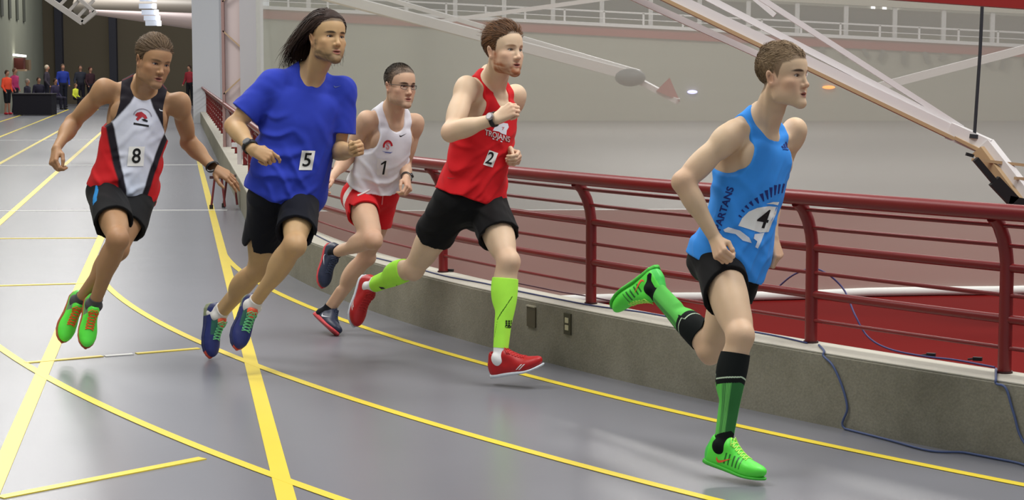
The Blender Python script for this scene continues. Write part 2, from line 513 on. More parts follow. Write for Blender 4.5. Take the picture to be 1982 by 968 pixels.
def cable(name, pts, r, label, m=M_CAB, free=False):
    if not free: pts = [clear(p) for p in pts]
    pp = smooth_path(pts)
    if not free: pp = [clear(p) for p in pp]
    return tag(MB().tube(pp, r, 7).build(name, m), label, 'cable')
ZK = KERB + 0.006
top = [ground(x, y, ZK) for x, y in ((596, 447), (650, 474), (700, 492), (780, 512), (860, 534), (940, 549), (1000, 563), (1080, 579), (1150, 592), (1240, 604), (1330, 620), (1400, 632), (1500, 650), (1562, 664))]
cable('cable', top, 0.0042, 'dark blue cable lying along the top of the concrete kerb')
def over_edge(px, py):
    s = arc_s(kerb_hit(px, py)); a, c = on_kerb(s - 0.05, R_WALL - 0.014), on_kerb(s - 0.03, R_WALL + 0.010)
    return [np.array([a[0], a[1], KERB + 0.007]), np.array([c[0], c[1], KERB - 0.012])]
pts = [ground(1585, 668, ZK)] + over_edge(1606, 700) + [kerb_hit(x, y, R_WALL + 0.010) for x, y in ((1612, 708), (1630, 748), (1640, 790))] + [ground(x, y, 0.006) for x, y in ((1662, 826), (1720, 852), (1800, 873), (1880, 874), (1940, 885), (1982, 900), (2040, 925))]
cable('cable', pts, 0.0055, 'blue cable hanging down the kerb beside the middle post and trailing over the floor', mat('cable_lightblue', (74, 88, 128), 0.5, 0.4))
pts = [ground(1928, 714, ZK)] + over_edge(1943, 745) + [kerb_hit(x, y, R_WALL + 0.010) for x, y in ((1947, 752), (1962, 800), (1985, 860))] + [ground(2015, 925, 0.006), ground(2080, 950, 0.006)]
cable('cable', pts, 0.0055, 'blue cable dropping over the kerb at the right edge', mat('cable_lightblue', (74, 88, 128), 0.5, 0.4))
pts = [at(1496, 566, 9.5), at(1536, 532, 9.3), at(1582, 521, 9.02), at(1630, 556, 9.0), at(1655, 610, 8.85), at(1680, 652, 8.78), ground(1722, 676, ZK), ground(1790, 690, ZK), ground(1850, 697, ZK), ground(1925, 711, ZK)]
cable('cable', pts, 0.0045, 'thin violet blue cable looped behind the middle railing post', mat('cable_violet', (70, 66, 118), 0.5, 0.4), True)
pts = [ground(985, 545, ZK), ground(1040, 556, ZK), ground(1090, 566, ZK), ground(1128, 572, ZK), ground(1190, 584, ZK)]
cable('cable', pts, 0.004, 'thin maroon cable on the back edge of the kerb', mat('cable_maroon', (80, 40, 60), 0.5, 0.4))
for (px, py, lab) in ((1802, 692, 'small black cable connector on the kerb top between the two right posts'), (1892, 700, 'small black cable connector next to the rightmost post'), (872, 527, 'small black cable clip behind the red runner beside a post base')):
    q = ground(px, py, KERB)
    b_ = MB().box(q + np.array([0, 0, 0.012]), (0.018, -0.008, 0), (0.004, 0.008, 0), (0, 0, 0.008)); b_.tube([q + np.array([-0.016, 0.007, 0.012]), q + np.array([-0.040, 0.016, 0.008])], 0.004, 6)
    tag(b_.build('cable_connector', mat('black_plastic', (26, 26, 28), 0.5)), lab, 'connector')
# ------------------------------------------------------------------ divider net
def net_mat():
    m, n, l, b = new_mat('net_veil')
    out = n['Material Output']
    tr = n.new('ShaderNodeBsdfTransparent'); df = n.new('ShaderNodeBsdfDiffuse'); tl = n.new('ShaderNodeBsdfTranslucent'); a = n.new('ShaderNodeAddShader'); mx = n.new('ShaderNodeMixShader'); m2 = n.new('ShaderNodeMixShader')
    df.inputs['Color'].default_value = (*srgb(200, 201, 190), 1); tl.inputs['Color'].default_value = (*srgb(200, 201, 190), 1)
    tc = n.new('ShaderNodeTexCoord'); mp = n.new('ShaderNodeMapping'); mp.inputs['Scale'].default_value = (0.15, 0.15, 2.6)
    t = n.new('ShaderNodeTexNoise'); t.inputs['Scale'].default_value = 1.0; t.inputs['Detail'].default_value = 3
    mr = n.new('ShaderNodeMapRange'); mr.inputs['To Min'].default_value = 0.42; mr.inputs['To Max'].default_value = 0.56
    l.new(tc.outputs['Object'], mp.inputs['Vector']); l.new(mp.outputs['Vector'], t.inputs['Vector']); l.new(t.outputs['Fac'], mr.inputs['Value'])
    m2.inputs['Fac'].default_value = 0.45; l.new(df.outputs[0], m2.inputs[1]); l.new(tl.outputs[0], m2.inputs[2])
    l.new(mr.outputs['Result'], mx.inputs['Fac']); l.new(tr.outputs[0], mx.inputs[1]); l.new(m2.outputs[0], mx.inputs[2])
    l.new(mx.outputs[0], out.inputs['Surface'])
    return m
NET = [np.array([30.0, 18.55]), np.array([-0.56, 12.78])]
for s in (4.0, 2.0, 0.0, -4, -8, -12): NET.append(on_kerb(s, R_WALL - 0.42))
fine = [NET[0] * (1 - t) + NET[1] * t for t in np.linspace(0, 1, 60)] + NET[2:]
net = thing('divider_net', 'pale fine-mesh divider net hanging across the hall behind the railing', 'net', (*NET[1], 0.0))
vs = []; fs = []
for i, p in enumerate(fine):
    for z in (0.05, 9.0): vs.append((p[0], p[1] + 0.05 * math.sin(i * 1.7), z))
fs = [(i * 2, i * 2 + 2, i * 2 + 3, i * 2 + 1) for i in range(len(fine) - 1)]
MB().add(vs, fs, True).build('mesh_panel', net_mat(), net)
MB().tube([(p[0], p[1] + 0.05 * math.sin(i * 1.7), 0.036) for i, p in enumerate(fine)], 0.032, 8).build('hem', mat('net_hem', (226, 226, 222), 0.7), net)
# ------------------------------------------------------------------ basketball backstops
M_BEAM = mat('beam_white', (214, 210, 210), 0.4, 0.4); M_TAN = mat('beam_tan', (176, 148, 112), 0.5, 0.4); M_PAD = mat('pad_black', (28, 28, 30), 0.6, 0.3)
bs = thing('basketball_backstop', 'white folded basketball backstop frame with black edge padding at upper right', 'backstop', at(1850, 255, 12.0))
def beam(name, a, b, w, h, m, parent, sub=None): return MB().bar(a, b, w, h).build(name, m, parent)
D = lambda px, py, dp: at(px, py, dp)
beam('main_beam', D(860, -215, 11.9), D(1858, 262, 12.0), 0.08, 0.075, M_BEAM, bs)
beam('tan_edge', D(856, -207, 11.88), D(1852, 272, 11.98), 0.08, 0.022, M_TAN, bs)
beam('tie_beam', D(1060, -165, 12.0), D(1858, 250, 12.0), 0.04, 0.040, M_BEAM, bs)
beam('tie_beam', D(1160, -205, 12.0), D(1862, 248, 12.0), 0.034, 0.034, M_BEAM, bs)
beam('rear_beam', D(900, -153, 12.0), D(1560, 148, 12.3), 0.04, 0.040, M_BEAM, bs)
beam('tie_beam', D(1440, -20, 12.35), D(1500, 30, 12.3), 0.03, 0.03, M_BEAM, bs)
beam('bent_arm', D(1838, 252, 12.0), D(1914, 286, 11.9), 0.10, 0.105, M_BEAM, bs)
beam('drop_arm', D(1906, 280, 11.9), D(2010, 412, 11.7), 0.10, 0.10, M_BEAM, bs)
beam('tan_edge', D(1896, 290, 11.86), D(1996, 424, 11.66), 0.10, 0.07, M_TAN, bs)
beam('tan_edge', D(1850, 266, 11.96), D(1902, 292, 11.88), 0.09, 0.02, M_TAN, bs)
beam('edge_pad', D(1888, 308, 11.6), D(1930, 358, 11.6), 0.05, 0.035, M_PAD, bs)
beam('edge_pad', D(1924, 350, 11.6), D(1962, 390, 11.6), 0.06, 0.075, M_PAD, bs)
beam('edge_pad', D(1952, 386, 11.6), D(2010, 398, 11.6), 0.06, 0.05, M_PAD, bs)
beam('edge_pad', D(1870, 298, 11.6), D(1884, 302, 11.6), 0.03, 0.02, M_PAD, bs)
MB().bar(D(1882, 309, 11.7), D(2005, 322, 11.9), 0.018, 0.018).build('rod', M_TAN, bs)
MB().bar(D(1965, 345, 11.7), D(2005, 348, 11.9), 0.018, 0.018).build('rod', M_TAN, bs)
ct = tag(MB().tube([D(1903, -30, 11.9), D(1897, 100, 11.9), D(1886, 262, 11.9)], 0.011, 8).tube([D(1886, 260, 11.9), D(1885, 268, 11.9)], 0.030, 8).build('hoist_cable', mat('cable_black', (42, 44, 50), 0.5)), 'dark hoist cable hanging down to the bend of the white frame', 'cable')
rb = tag(MB().bar(D(1700, -12, 11.0), D(2600, 51, 11.0), 0.10, 0.060).build('roof_beam', mat('beam_red', (140, 26, 22), 0.5)), 'dark red horizontal beam across the top right corner', 'beam')
b2s = thing('basketball_backstop', 'second pale backstop frame seen faintly through the net', 'backstop', at(1225, 150, 21))
beam('main_beam', D(520, -40, 24), D(1232, 148, 21), 0.10, 0.11, M_BEAM, b2s)
beam('tie_beam', D(560, -20, 24.2), D(1225, 152, 21.1), 0.05, 0.05, M_TAN, b2s)
beam('tie_beam', D(620, -40, 24), D(1238, 140, 21), 0.05, 0.05, M_BEAM, b2s)
beam('brace', D(850, 42, 22.6), D(1210, -8, 22.6), 0.05, 0.05, M_BEAM, b2s)
beam('drop_arm', D(1210, 142, 21), D(1312, 196, 20.6), 0.06, 0.06, M_BEAM, b2s)
MB().sphere(D(1220, 150, 20.8), (0.17, 0.10, 0.10), 14, 8).build('motor_housing', mat('motor_grey', (84, 86, 90), 0.5), b2s)
MB().add([D(1270, 176, 20.6), D(1296, 150, 20.6), D(1316, 196, 20.6), D(1270, 178, 20.8), D(1296, 152, 20.8), D(1316, 198, 20.8)], [(0, 1, 2), (5, 4, 3), (0, 3, 4, 1), (1, 4, 5, 2), (2, 5, 3, 0)]).build('backboard_corner', mat('board_red', (150, 60, 60), 0.5), b2s)
# ------------------------------------------------------------------ far side of the hall
FD = 58.0
M_FARW = mat('far_wall_paint', (150, 148, 136), 0.8, 0.2, noise=0.06, nscale=0.3)
fw = MB().bar((-7.9, FD + 4, 4.5), (40, FD + 4, 4.5), 0.3, 9).build('wall_back', M_FARW); tag(fw, kind='structure')
w2 = MB().box((15.1, FD, 1.2), (22.8, 0, 0), (0, 0.15, 0), (0, 0, 1.0)); w2.v = [(x, y, 0 if z < 1 else 3.25 - 0.048 * (x + 8)) for x, y, z in w2.v]
tag(w2.build('wall_far', M_FARW), kind='structure')
hz = lambda x, d: 3.25 - 0.0503 * (x + 8) + d
stand = thing('spectator_gallery', 'far gallery with red fascia stripe and white railing behind the net', 'gallery', (4, FD, 2))
def slope_bar(x0, x1, d, w, h, y=FD, m=None, name='band'):
    return MB().add([(x, y + s * w / 2, hz(x, d) + t * h / 2) for x in (x0, x1) for s in (-1, 1) for t in (-1, 1)], [(0, 1, 3, 2), (4, 6, 7, 5), (0, 4, 5, 1), (2, 3, 7, 6), (0, 2, 6, 4), (1, 5, 7, 3)]).build(name, m, stand)
slope_bar(-7.7, 20, 0.03, 0.5, 0.30, m=mat('fascia_red', (140, 30, 34), 0.6), name='fascia')
slope_bar(-7.7, 20, 0.22, 0.7, 0.10, m=M_BEAM, name='ledge')
slope_bar(-7.7, 20, 0.62, 0.06, 0.05, y=FD - 0.2, m=M_BEAM, name='hand_rail')
slope_bar(-7.7, 20, 0.42, 0.04, 0.025, y=FD - 0.2, m=M_BEAM, name='mid_rail')
for i in range(24):
    x = -8 + i * 1.2; MB().bar((x, FD - 0.2, hz(x, 0.2)), (x, FD - 0.2, hz(x, 0.62)), 0.06, 0.06).build('baluster', M_BEAM, stand)
slope_bar(-7.7, 20, 0.85, 0.1, 0.75, y=FD + 2.6, m=mat('dark_screen', (34, 38, 56), 0.6), name='dark_panel')
slope_bar(-7.7, 20, 1.42, 0.3, 0.26, y=FD + 2.3, m=mat('beam_beige', (190, 182, 166), 0.6), name='beam')
for i in range(20):
    x = -8 + i * 1.55; MB().bar((x, FD + 2.3, hz(x, 0.2)), (x, FD + 2.3, hz(x, 1.35)), 0.14, 0.14).build('column', M_BEAM, stand)
for i in range(16):                                   # hanging fabric and bags below the fascia at right
    x = 8.2 + i * 0.62; MB().bar((x, FD - 0.3, hz(x, -0.12)), (x + 0.14 * math.sin(i * 2.1), FD - 0.3, hz(x, -0.42 - 0.1 * math.sin(i * 1.3))), 0.10, 0.12).build('bracket', mat('bracket_grey', (96, 96, 92), 0.6), stand)
for i, (px, py) in enumerate(((1690, 13), (1712, 14), (1733, 17))):
    q = at(px, py, FD + 3.82); tag(MB().box(q, (0.06, 0, 0), (0, 0.03, 0), (0, 0, 0.09)).build('window_glint', mat('glint_white', (255, 255, 255), emit=3.0)), '%s of three small bright window glints high on the far wall' % ('leftmost', 'middle one', 'rightmost')[i], 'lamp', 'window glints on the far wall')  # glowing boxes added to stand for bright window glints
q = at(1340, 178, FD - 0.22); tag(MB().sphere(q, (0.16, 0.09, 0.06), 10, 6).build('signal_lamp', mat('lamp_blue', (190, 190, 255), emit=2.2)), 'small bluish glowing lamp low on the far wall', 'lamp')
q = at(1604, 169, FD - 0.22); tag(MB().sphere(q, (0.20, 0.09, 0.055), 10, 6).build('signal_lamp', mat('lamp_orange', (255, 140, 50), emit=2.2)), 'small orange glowing lamp low on the far wall', 'lamp')
# ------------------------------------------------------------------ left end of the hall
WL = lambda y: -20.8 - 0.16 * (y - 84.0)
M_BLOCK = mat('block_wall', (134, 136, 122), 0.8, 0.2, noise=0.10, nscale=0.6)
lw = MB().add([(WL(y) + dx, y, z) for y in (-4, 84.6) for dx in (0, -0.4) for z in (0, 9)], [(0, 1, 3, 2), (4, 6, 7, 5), (0, 4, 5, 1), (2, 3, 7, 6), (0, 2, 6, 4), (1, 5, 7, 3)]).build('wall_left', M_BLOCK); tag(lw, kind='structure')
M_DARK = mat('curtain_brown', (98, 90, 76), 0.9, 0.15, noise=0.08, nscale=0.5)
eb = MB().box((-16.7, 84.7, 4.5), (4.6, 0, 0), (0, 0.2, 0), (0, 0, 4.5)).build('wall_end', M_DARK); tag(eb, kind='structure')
for px in (112, 217):
    q = at(px, 130, 84); MB().box((q[0], 84.35, 3.5), (0.16, 0, 0), (0, 0.16, 0), (0, 0, 3.5)).build('pillar', mat('pillar_dark', (48, 48, 58), 0.6), eb)
for (y0, y1, r, m, lab, px0, px1) in ((20, 14, 0.42, mat('duct_grey', (150, 142, 134), 0.5), 'upper grey ventilation duct along the end wall', 150, 384), (40, 38, 0.25, mat('duct_rose', (206, 186, 186), 0.5), 'lower pale round ventilation duct along the end wall', 150, 384)):
    pass
def duct(a, b, r0, r1, m, lab): return tag(MB().tube([a, a * 0.5 + b * 0.5, b], [r0, (r0 + r1) / 2, r1], 16).build('ventilation_duct', m), lab, 'duct')
duct(at(150, 12, 74), at(395, 18, 72), 0.34, 0.36, mat('duct_grey', (128, 120, 112), 0.5), 'thick grey ventilation duct high along the dark end wall')
duct(at(175, 23, 72), at(395, 43, 70), 0.09, 0.32, mat('duct_rose', (208, 188, 188), 0.5), 'tapering pale rose ventilation duct below the grey one')
lv = thing('folded_backstop', 'white slatted backstop folded up under the roof at upper left', 'backstop', at(130, 15, 45))
for (a, b, w) in (((60, -25), (160, 44), 0.13), ((160, 44), (186, 22), 0.10), ((120, -30), (182, 22), 0.08)):
    MB().bar(at(*a, 45), at(*b, 45), 0.12, w).build('frame_bar', mat('louvre_white', (186, 180, 176), 0.5), lv)
for i in range(5):
    t = 0.2 + i * 0.17; a = np.array([60, -25]) * (1 - t) + np.array([160, 44]) * t
    MB().bar(at(*a, 45), at(a[0] + 34, a[1] - 36, 45), 0.05, 0.07).build('slat', mat('louvre_white', (186, 180, 176), 0.5), lv)
hl = thing('hanging_light', 'stack of bright white light panels hanging before the ducts', 'light', at(290, 25, 60))
for i, (px, py, w) in enumerate(((286, -2, 0.24), (286, 12, 0.26), (290, 24, 0.24), (293, 35, 0.22), (295, 45, 0.20))):
    MB().box(at(px, py, 60 - i * 0.3), (w, 0, 0), (0, 0.1, 0), (0, 0, 0.075)).build('light_panel', mat('panel_glow', (206, 212, 226), 0.5, emit=0.30), hl)
    MB().box(at(px + 13, py, 59.8 - i * 0.3), (0.05, 0, 0), (0, 0.1, 0), (0, 0, 0.08)).build('light_edge', mat('panel_edge', (255, 255, 255), 0.5, emit=1.6), hl)
for i in range(4):
    y = 67.6 + i * 2.7; x = WL(y)
    tag(MB().box((x + 0.02, y, 4.15), (0.03, 0, 0), (-0.05, 0.34, 0), (0, 0, 0.70)).build('wall_vent', mat('vent_dark', (72, 74, 66), 0.7)), 'tall dark vent slot high in the block wall, %s of four' % ('leftmost', 'second from left', 'third from left', 'rightmost')[i], 'vent', 'vent slots in the left block wall')
dr = thing('door_1', None, None, (WL(72), 72, 0)); tag(dr, kind='structure')
q = at(36, 124, 71.9); MB().box(q, (0.23, 0, 0), (-0.06, 0.4, 0), (0, 0, 0.23)).build('red_panel', mat('door_red', (84, 34, 28), 0.6), dr)
MB().box(at(52, 126, 72.6), (0.12, 0, 0), (-0.06, 0.4, 0), (0, 0, 0.20)).build('tan_panel', mat('door_tan', (120, 98, 74), 0.6), dr)
MB().box(at(34, 107, 71.6), (0.29, 0, -0.03), (-0.06, 0.4, 0), (0, 0, 0.040)).build('door_lamp', mat('door_lamp_glow', (255, 250, 240), 0.5, emit=2.5), dr)
MB().box(at(38, 136, 71.7), (0.24, 0, 0), (-0.06, 0.4, 0), (0, 0, 0.035)).build('door_sill', mat('sill_pale', (186, 160, 130), 0.6), dr)
# columns between rail and net
br_ = tag(MB().bar(at(1700, 168, 24), at(2010, 88, 24), 0.10, 0.10).build('roof_tie', M_BEAM), 'pale slanting roof tie seen faintly through the net at right', 'beam')
cl = thing('column', 'broad white column beyond the far end of the railing', 'column', at(405, 240, 56) * np.array([1, 1, 0]))
MB().box((cl.location[0], 56, 4.5), (0.40, 0, 0), (0, 0.4, 0), (0, 0, 4.5)).build('shaft', mat('column_white', (208, 210, 216), 0.5), cl)
c2 = thing('column', 'plain white column nearest the long-haired runner', 'column', at(490, 300, 27) * np.array([1, 1, 0]))
MB().box((c2.location[0], 27, 4.5), (0.148, 0, 0), (0, 0.15, 0), (0, 0, 4.5)).build('shaft', mat('column_grey', (196, 194, 200), 0.5), c2)
MB().box((c2.location[0], 26.6, 0.55), (0.24, 0, 0), (0, 0.05, 0), (0, 0, 0.03)).build('ledge', mat('ledge_white', (226, 228, 232), 0.5), c2)
tc_ = thing('lattice_column', 'pale rose lattice column with thin brown edges between two white columns', 'column', at(451, 300, 31) * np.array([1, 1, 0]))
x0, x1 = at(434, 200, 31)[0], at(470, 200, 31)[0]
MB().box(((x0 + x1) / 2, 31.1, 4.5), ((x1 - x0) / 2 - 0.02, 0, 0), (0, 0.06, 0), (0, 0, 4.5)).build('panel', mat('rose_panel', (200, 186, 186), 0.6), tc_)
for x in (x0, x1): MB().box((x, 31, 4.5), (0.022, 0, 0), (0, 0.05, 0), (0, 0, 4.5)).build('chord', mat('chord_brown', (150, 120, 116), 0.6), tc_)
for i in range(6):
    z = 1.2 + i * 0.75; MB().bar((x0, 30.96, z + (0.28 if i % 2 else 0)), (x1, 30.96, z + (0 if i % 2 else 0.28)), 0.02, 0.022).build('lattice_bar', mat('lattice_tan', (176, 150, 120), 0.6), tc_)
# marker post and small stand beside the kerb
mp_ = tag(MB().bar((*on_kerb(arc_s(ground(476, 386)) if False else -8.3, R_WALL - 0.12), KERB), (*on_kerb(-8.3, R_WALL - 0.12), KERB + 0.62), 0.055, 0.055).build('marker_post', mat('marker_white', (214, 206, 208), 0.5)), 'short white marker post on the kerb behind the blue shirt', 'post')
hs = ground(409, 405); hd_ = thing('start_stool', 'small dark red metal stool standing on the track by the kerb', 'stool', hs)
for dx, dy in ((0, 0), (0.10, 0.28)):
    MB().tube([hs + np.array([dx, dy, 0.03]), hs + np.array([dx + 0.045, dy, 0.36])], 0.013, 8).build('leg', mat('stool_red', (120, 50, 54), 0.5), hd_)
    MB().tube([hs + np.array([dx, dy, 0]), hs + np.array([dx, dy, 0.05])], 0.022, 8).build('foot', mat('stool_foot', (40, 34, 36), 0.6), hd_)
    MB().tube([hs + np.array([dx + 0.16, dy, 0.03]), hs + np.array([dx + 0.125, dy, 0.36])], 0.013, 8).build('leg', mat('stool_red', (120, 50, 54), 0.5), hd_)
MB().box(hs + np.array([0.12, 0.14, 0.37]), (0.11, 0, 0), (0.02, 0.17, 0), (0, 0, 0.016)).build('seat', mat('stool_seat', (70, 40, 42), 0.5), hd_)
# ------------------------------------------------------------------ people
def frame(fwd, up):
    f = unit(fwd); r = unit(np.cross(f, up)); u = np.cross(r, f)
    return np.stack([r, f, u], 1)          # columns: right, forward, up
def head_group(HC, HM, kh, cfg):
    """face and skull, in head space: x right, y forward, z up, eyes at z = 0"""
    g = Group(0.012 * kh)
    L = lambda x, y, z: HC + HM @ (np.array([x, y, z]) * kh)
    def E(c, r, k=None, M=HM): g.ell(L(*c), M, np.array(r) * kh, (k or 0.014) * kh)
    def C(a, b, ra, rb, k=None, wide=None, ratio=1): g.cone(L(*a), L(*b), ra * kh, rb * kh, wide, ratio, (k or 0.014) * kh)
    jw = cfg.get('jaw', 1.0)
    E((0, -0.014, 0.040), (0.0745, 0.097, 0.083))
    E((0, 0.030, -0.012), (0.061, 0.066, 0.082), 0.03)
    E((0, 0.012, 0.045), (0.067, 0.080, 0.066), 0.03)
    for s in (-1, 1):
        C((s * 0.055 * jw, 0.000, -0.035), (s * 0.046 * jw, 0.010, -0.078), 0.019, 0.016, 0.036)
        C((s * 0.044 * jw, 0.014, -0.079), (s * 0.013, 0.076, -0.104), 0.017, 0.017, 0.034)
        E((s * 0.044, 0.056, -0.026), (0.021, 0.022, 0.017), 0.02)
        C((s * 0.010, 0.0835, 0.020), (s * 0.040, 0.068, 0.021), 0.0098, 0.009, 0.012)
        E((s * 0.033, 0.042, -0.060), (0.023, 0.040, 0.036), 0.028)
    E((0, 0.080, -0.106), (0.020, 0.015, 0.013), 0.016)
    E((0, 0.066, -0.075), (0.030, 0.024, 0.026), 0.016)
    # eye sockets
    for s in (-1, 1):
        g.cut(ell(L(s * 0.031, 0.098, 0.000), HM, np.array([0.0185, 0.017, 0.0125]) * kh), 0.012 * kh)
    for s in (-1, 1):                       # lids over the ball
        E((s * 0.0315, 0.0695, -0.001), (0.0155, 0.0145, 0.0135), 0.004)
        g.cut(ell(L(s * 0.0325, 0.080, -0.0012), HM, np.array([0.0138, 0.030, cfg.get('aperture', 0.0041)]) * kh), 0.0012 * kh)
    # nose
    C((0, 0.0815, 0.010), (0, 0.1035, -0.034), 0.0078, 0.0098, 0.010)
    E((0, 0.1040, -0.0375), (0.0105, 0.0100, 0.0090), 0.008)
    for s in (-1, 1):
        E((s * 0.0115, 0.0925, -0.0400), (0.0078, 0.0100, 0.0078), 0.006)
        g.cut(ell(L(s * 0.0062, 0.0985, -0.0475), HM, np.array([0.0038, 0.0055, 0.0045]) * kh), 0.003 * kh)
    # mouth
    op = cfg.get('mouth', 0.004)
    E((0, 0.0895, -0.0665), (0.0205, 0.0090, 0.0062), 0.006)
    E((0, 0.0880, -0.0785), (0.0180, 0.0090, 0.0068), 0.006)
    g.cut(ell(L(0, 0.097, -0.0722), HM, np.array([0.0200, 0.011, op * 0.5 + 0.0006]) * kh), 0.0025 * kh)
    # ears
    for s in (-1, 1):
        er = frame(HM @ np.array([s * 0.25, 1, 0.12]), HM @ np.array([s * 0.22, -0.2, 1]))
        E((s * 0.0765, -0.012, -0.010), (0.0085, 0.0175, 0.0315), 0.005, er)
        E((s * 0.0745, -0.006, -0.034), (0.007, 0.010, 0.011), 0.006, er)
        g.cut(ell(L(s * 0.0845, -0.007, -0.008), er, np.array([0.0060, 0.0105, 0.0200]) * kh), 0.003 * kh)
    return g
def hand_group(W, d, dorsal, side, kh, pose, g):
    """five separate fingers; side +1 right hand, -1 left hand"""
    y = unit(d); z = unit(dorsal - y * (dorsal @ y)); x = -np.cross(y, z) * side      # x points to the thumb side
    L = lambda a, b, c: W + kh * (a * x + b * y + c * z)
    ks = 0.010 * kh
    kn = [(0.027, 0.088, 0.004), (0.009, 0.092, 0.007), (-0.009, 0.088, 0.005), (-0.026, 0.080, 0.001)]
    ln = [(0.043, 0.026, 0.021), (0.047, 0.030, 0.022), (0.043, 0.028, 0.021), (0.034, 0.021, 0.019)]
    rr = [0.0090, 0.0092, 0.0086, 0.0077]
    for i in range(4):
        g.cone(L(kn[i][0] * 0.55, 0.008, 0.0), L(*kn[i]), 0.0145 * kh, 0.0118 * kh, k=ks)
    g.cone(L(0.012, 0.012, -0.006), L(0.030, 0.045, -0.012), 0.014 * kh, 0.015 * kh, k=ks)       # thenar
    g.cone(L(-0.014, 0.012, -0.006), L(-0.022, 0.055, -0.008), 0.013 * kh, 0.011 * kh, k=ks)
    curls = pose['curl']; spread = pose.get('spread', 0.0)
    sub = []
    for i in range(4):
        base = np.array(kn[i]); a = 0; pts = [L(*base)]
        sp = (1.5 - i) * spread
        for j in range(3):
            c = curls[i] if isinstance(curls[0], (list, tuple)) else curls
            a += math.radians(c[j])
            dirv = np.array([math.sin(sp) * math.cos(a), math.cos(sp) * math.cos(a), -math.sin(a)])
            base = base + dirv * ln[i][j]; pts.append(L(*base))
        r = rr[i] * kh
        fg = Group(0.003 * kh, 0.03)
        for j in range(3):
            fg.cone(pts[j], pts[j + 1], r * (1.08, 0.98, 0.90)[j], r * (0.98, 0.90, 0.74)[j])
        for j in (0, 1): fg.ell(pts[j + (0 if j == 0 else 0)], np.stack([x, y, z], 1), np.array([1.12, 1.1, 1.1]) * r)
        sub.append(fg)
    th = pose['thumb']; tg = Group(0.004 * kh, 0.03)
    for j in range(3): tg.cone(L(*th[j]), L(*th[j + 1]), (0.0135, 0.0108, 0.0098)[j] * kh, (0.0108, 0.0098, 0.0078)[j] * kh)
    sub.append(tg)
    for fg in sub: fg.bound()
    for fg in sub: g.pr.append((fg, 0.0035 * kh, 1)); g.pts.append((fg.c, fg.R))
    return L
FIST = dict(curl=(62, 88, 52), thumb=[(0.016, 0.018, -0.008), (0.040, 0.050, -0.020), (0.036, 0.080, -0.034), (0.016, 0.088, -0.048)])
LOOSE = dict(curl=[(38, 62, 36), (50, 70, 40), (58, 74, 42), (62, 74, 42)], thumb=[(0.016, 0.018, -0.008), (0.044, 0.050, -0.016), (0.044, 0.082, -0.026), (0.034, 0.106, -0.034)])
POINT = dict(curl=[(22, 34, 22), (52, 74, 42), (62, 80, 48), (66, 80, 48)], thumb=[(0.016, 0.018, -0.008), (0.042, 0.050, -0.018), (0.040, 0.084, -0.026), (0.030, 0.112, -0.030)])
OPEN = dict(curl=[(12, 14, 8), (14, 16, 10), (16, 18, 10), (20, 20, 12)], spread=0.10, thumb=[(0.016, 0.018, -0.008), (0.048, 0.046, -0.012), (0.064, 0.076, -0.016), (0.072, 0.102, -0.018)])

class Body: pass
def pose_body(c):
    """joint positions in the hall from where each joint is seen, bone lengths and near/far signs"""
    b = Body(); k = c['k']; b.k = k; b.c = c
    b.P = at(*c['pelvis'], c['depth'])
    b.hR = reach(b.P, *c['hip_r'], 0.088 * k, c.get('hs', 'n')); b.hL = 2 * b.P - b.hR
    b.S = reach(b.P, *c['chest'], c.get('trunk', 0.50) * k, c.get('lean', 'n'))
    b.sR = reach(b.S, *c['sh_r'], c.get('half', 0.178) * k, c.get('ss', 'n')); b.sL = 2 * b.S - b.sR
    for s in 'RL':
        A = c['arm_' + s.lower()]; G = c['leg_' + s.lower()]
        sh = getattr(b, 's' + s); hp = getattr(b, 'h' + s)
        el = reach(sh, *A[0], 0.295 * k, A[3]); wr = reach(el, *A[1], 0.255 * k, A[4]); hd = reach(wr, *A[2], 0.09 * k, A[5])
        kn = reach(hp, *G[0], 0.435 * k, G[3]); an = reach(kn, *G[1], 0.42 * k, G[4]); to = reach(an, *G[2], 0.205 * k, G[5])
        setattr(b, 'arm' + s, (sh, el, wr, hd)); setattr(b, 'leg' + s, (hp, kn, an, to))
    uc = unit(b.S - b.P)
    rs = unit((b.sR - b.sL) - uc * ((b.sR - b.sL) @ uc)); rh = unit((b.hR - b.hL) - uc * ((b.hR - b.hL) @ uc))
    b.CM = np.stack([rs, np.cross(uc, rs), uc], 1); b.PM = np.stack([rh, np.cross(uc, rh), uc], 1)
    H = c['head']
    b.HC = reach(b.S, *H['px'], H.get('neck', 0.262) * k, H.get('s', 'n'))
    yaw, pitch, roll = (math.radians(v) for v in H['ypr'])       # yaw 0 looks at the camera, + to picture right
    f = np.array([math.sin(yaw) * math.cos(pitch), -math.cos(yaw) * math.cos(pitch), math.sin(pitch)])
    r = unit(np.cross(f, (0, 0, 1))); u = np.cross(r, f)
    u = u * math.cos(roll) + r * math.sin(roll)
    b.HM = frame(f, u); b.kh = H['k']
    return b
def leg_forward(b, s):
    hp, kn, an, to = getattr(b, 'leg' + s)
    v = kn - (hp + (an - hp) * ((kn - hp) @ (an - hp)) / ((an - hp) @ (an - hp)))
    w = min(1, np.linalg.norm(v) / (0.06 * b.k))
    f = unit(v) * w + b.PM[:, 1] * (1 - w)
    t = unit(to - an)
    return unit(f + 0.15 * t)
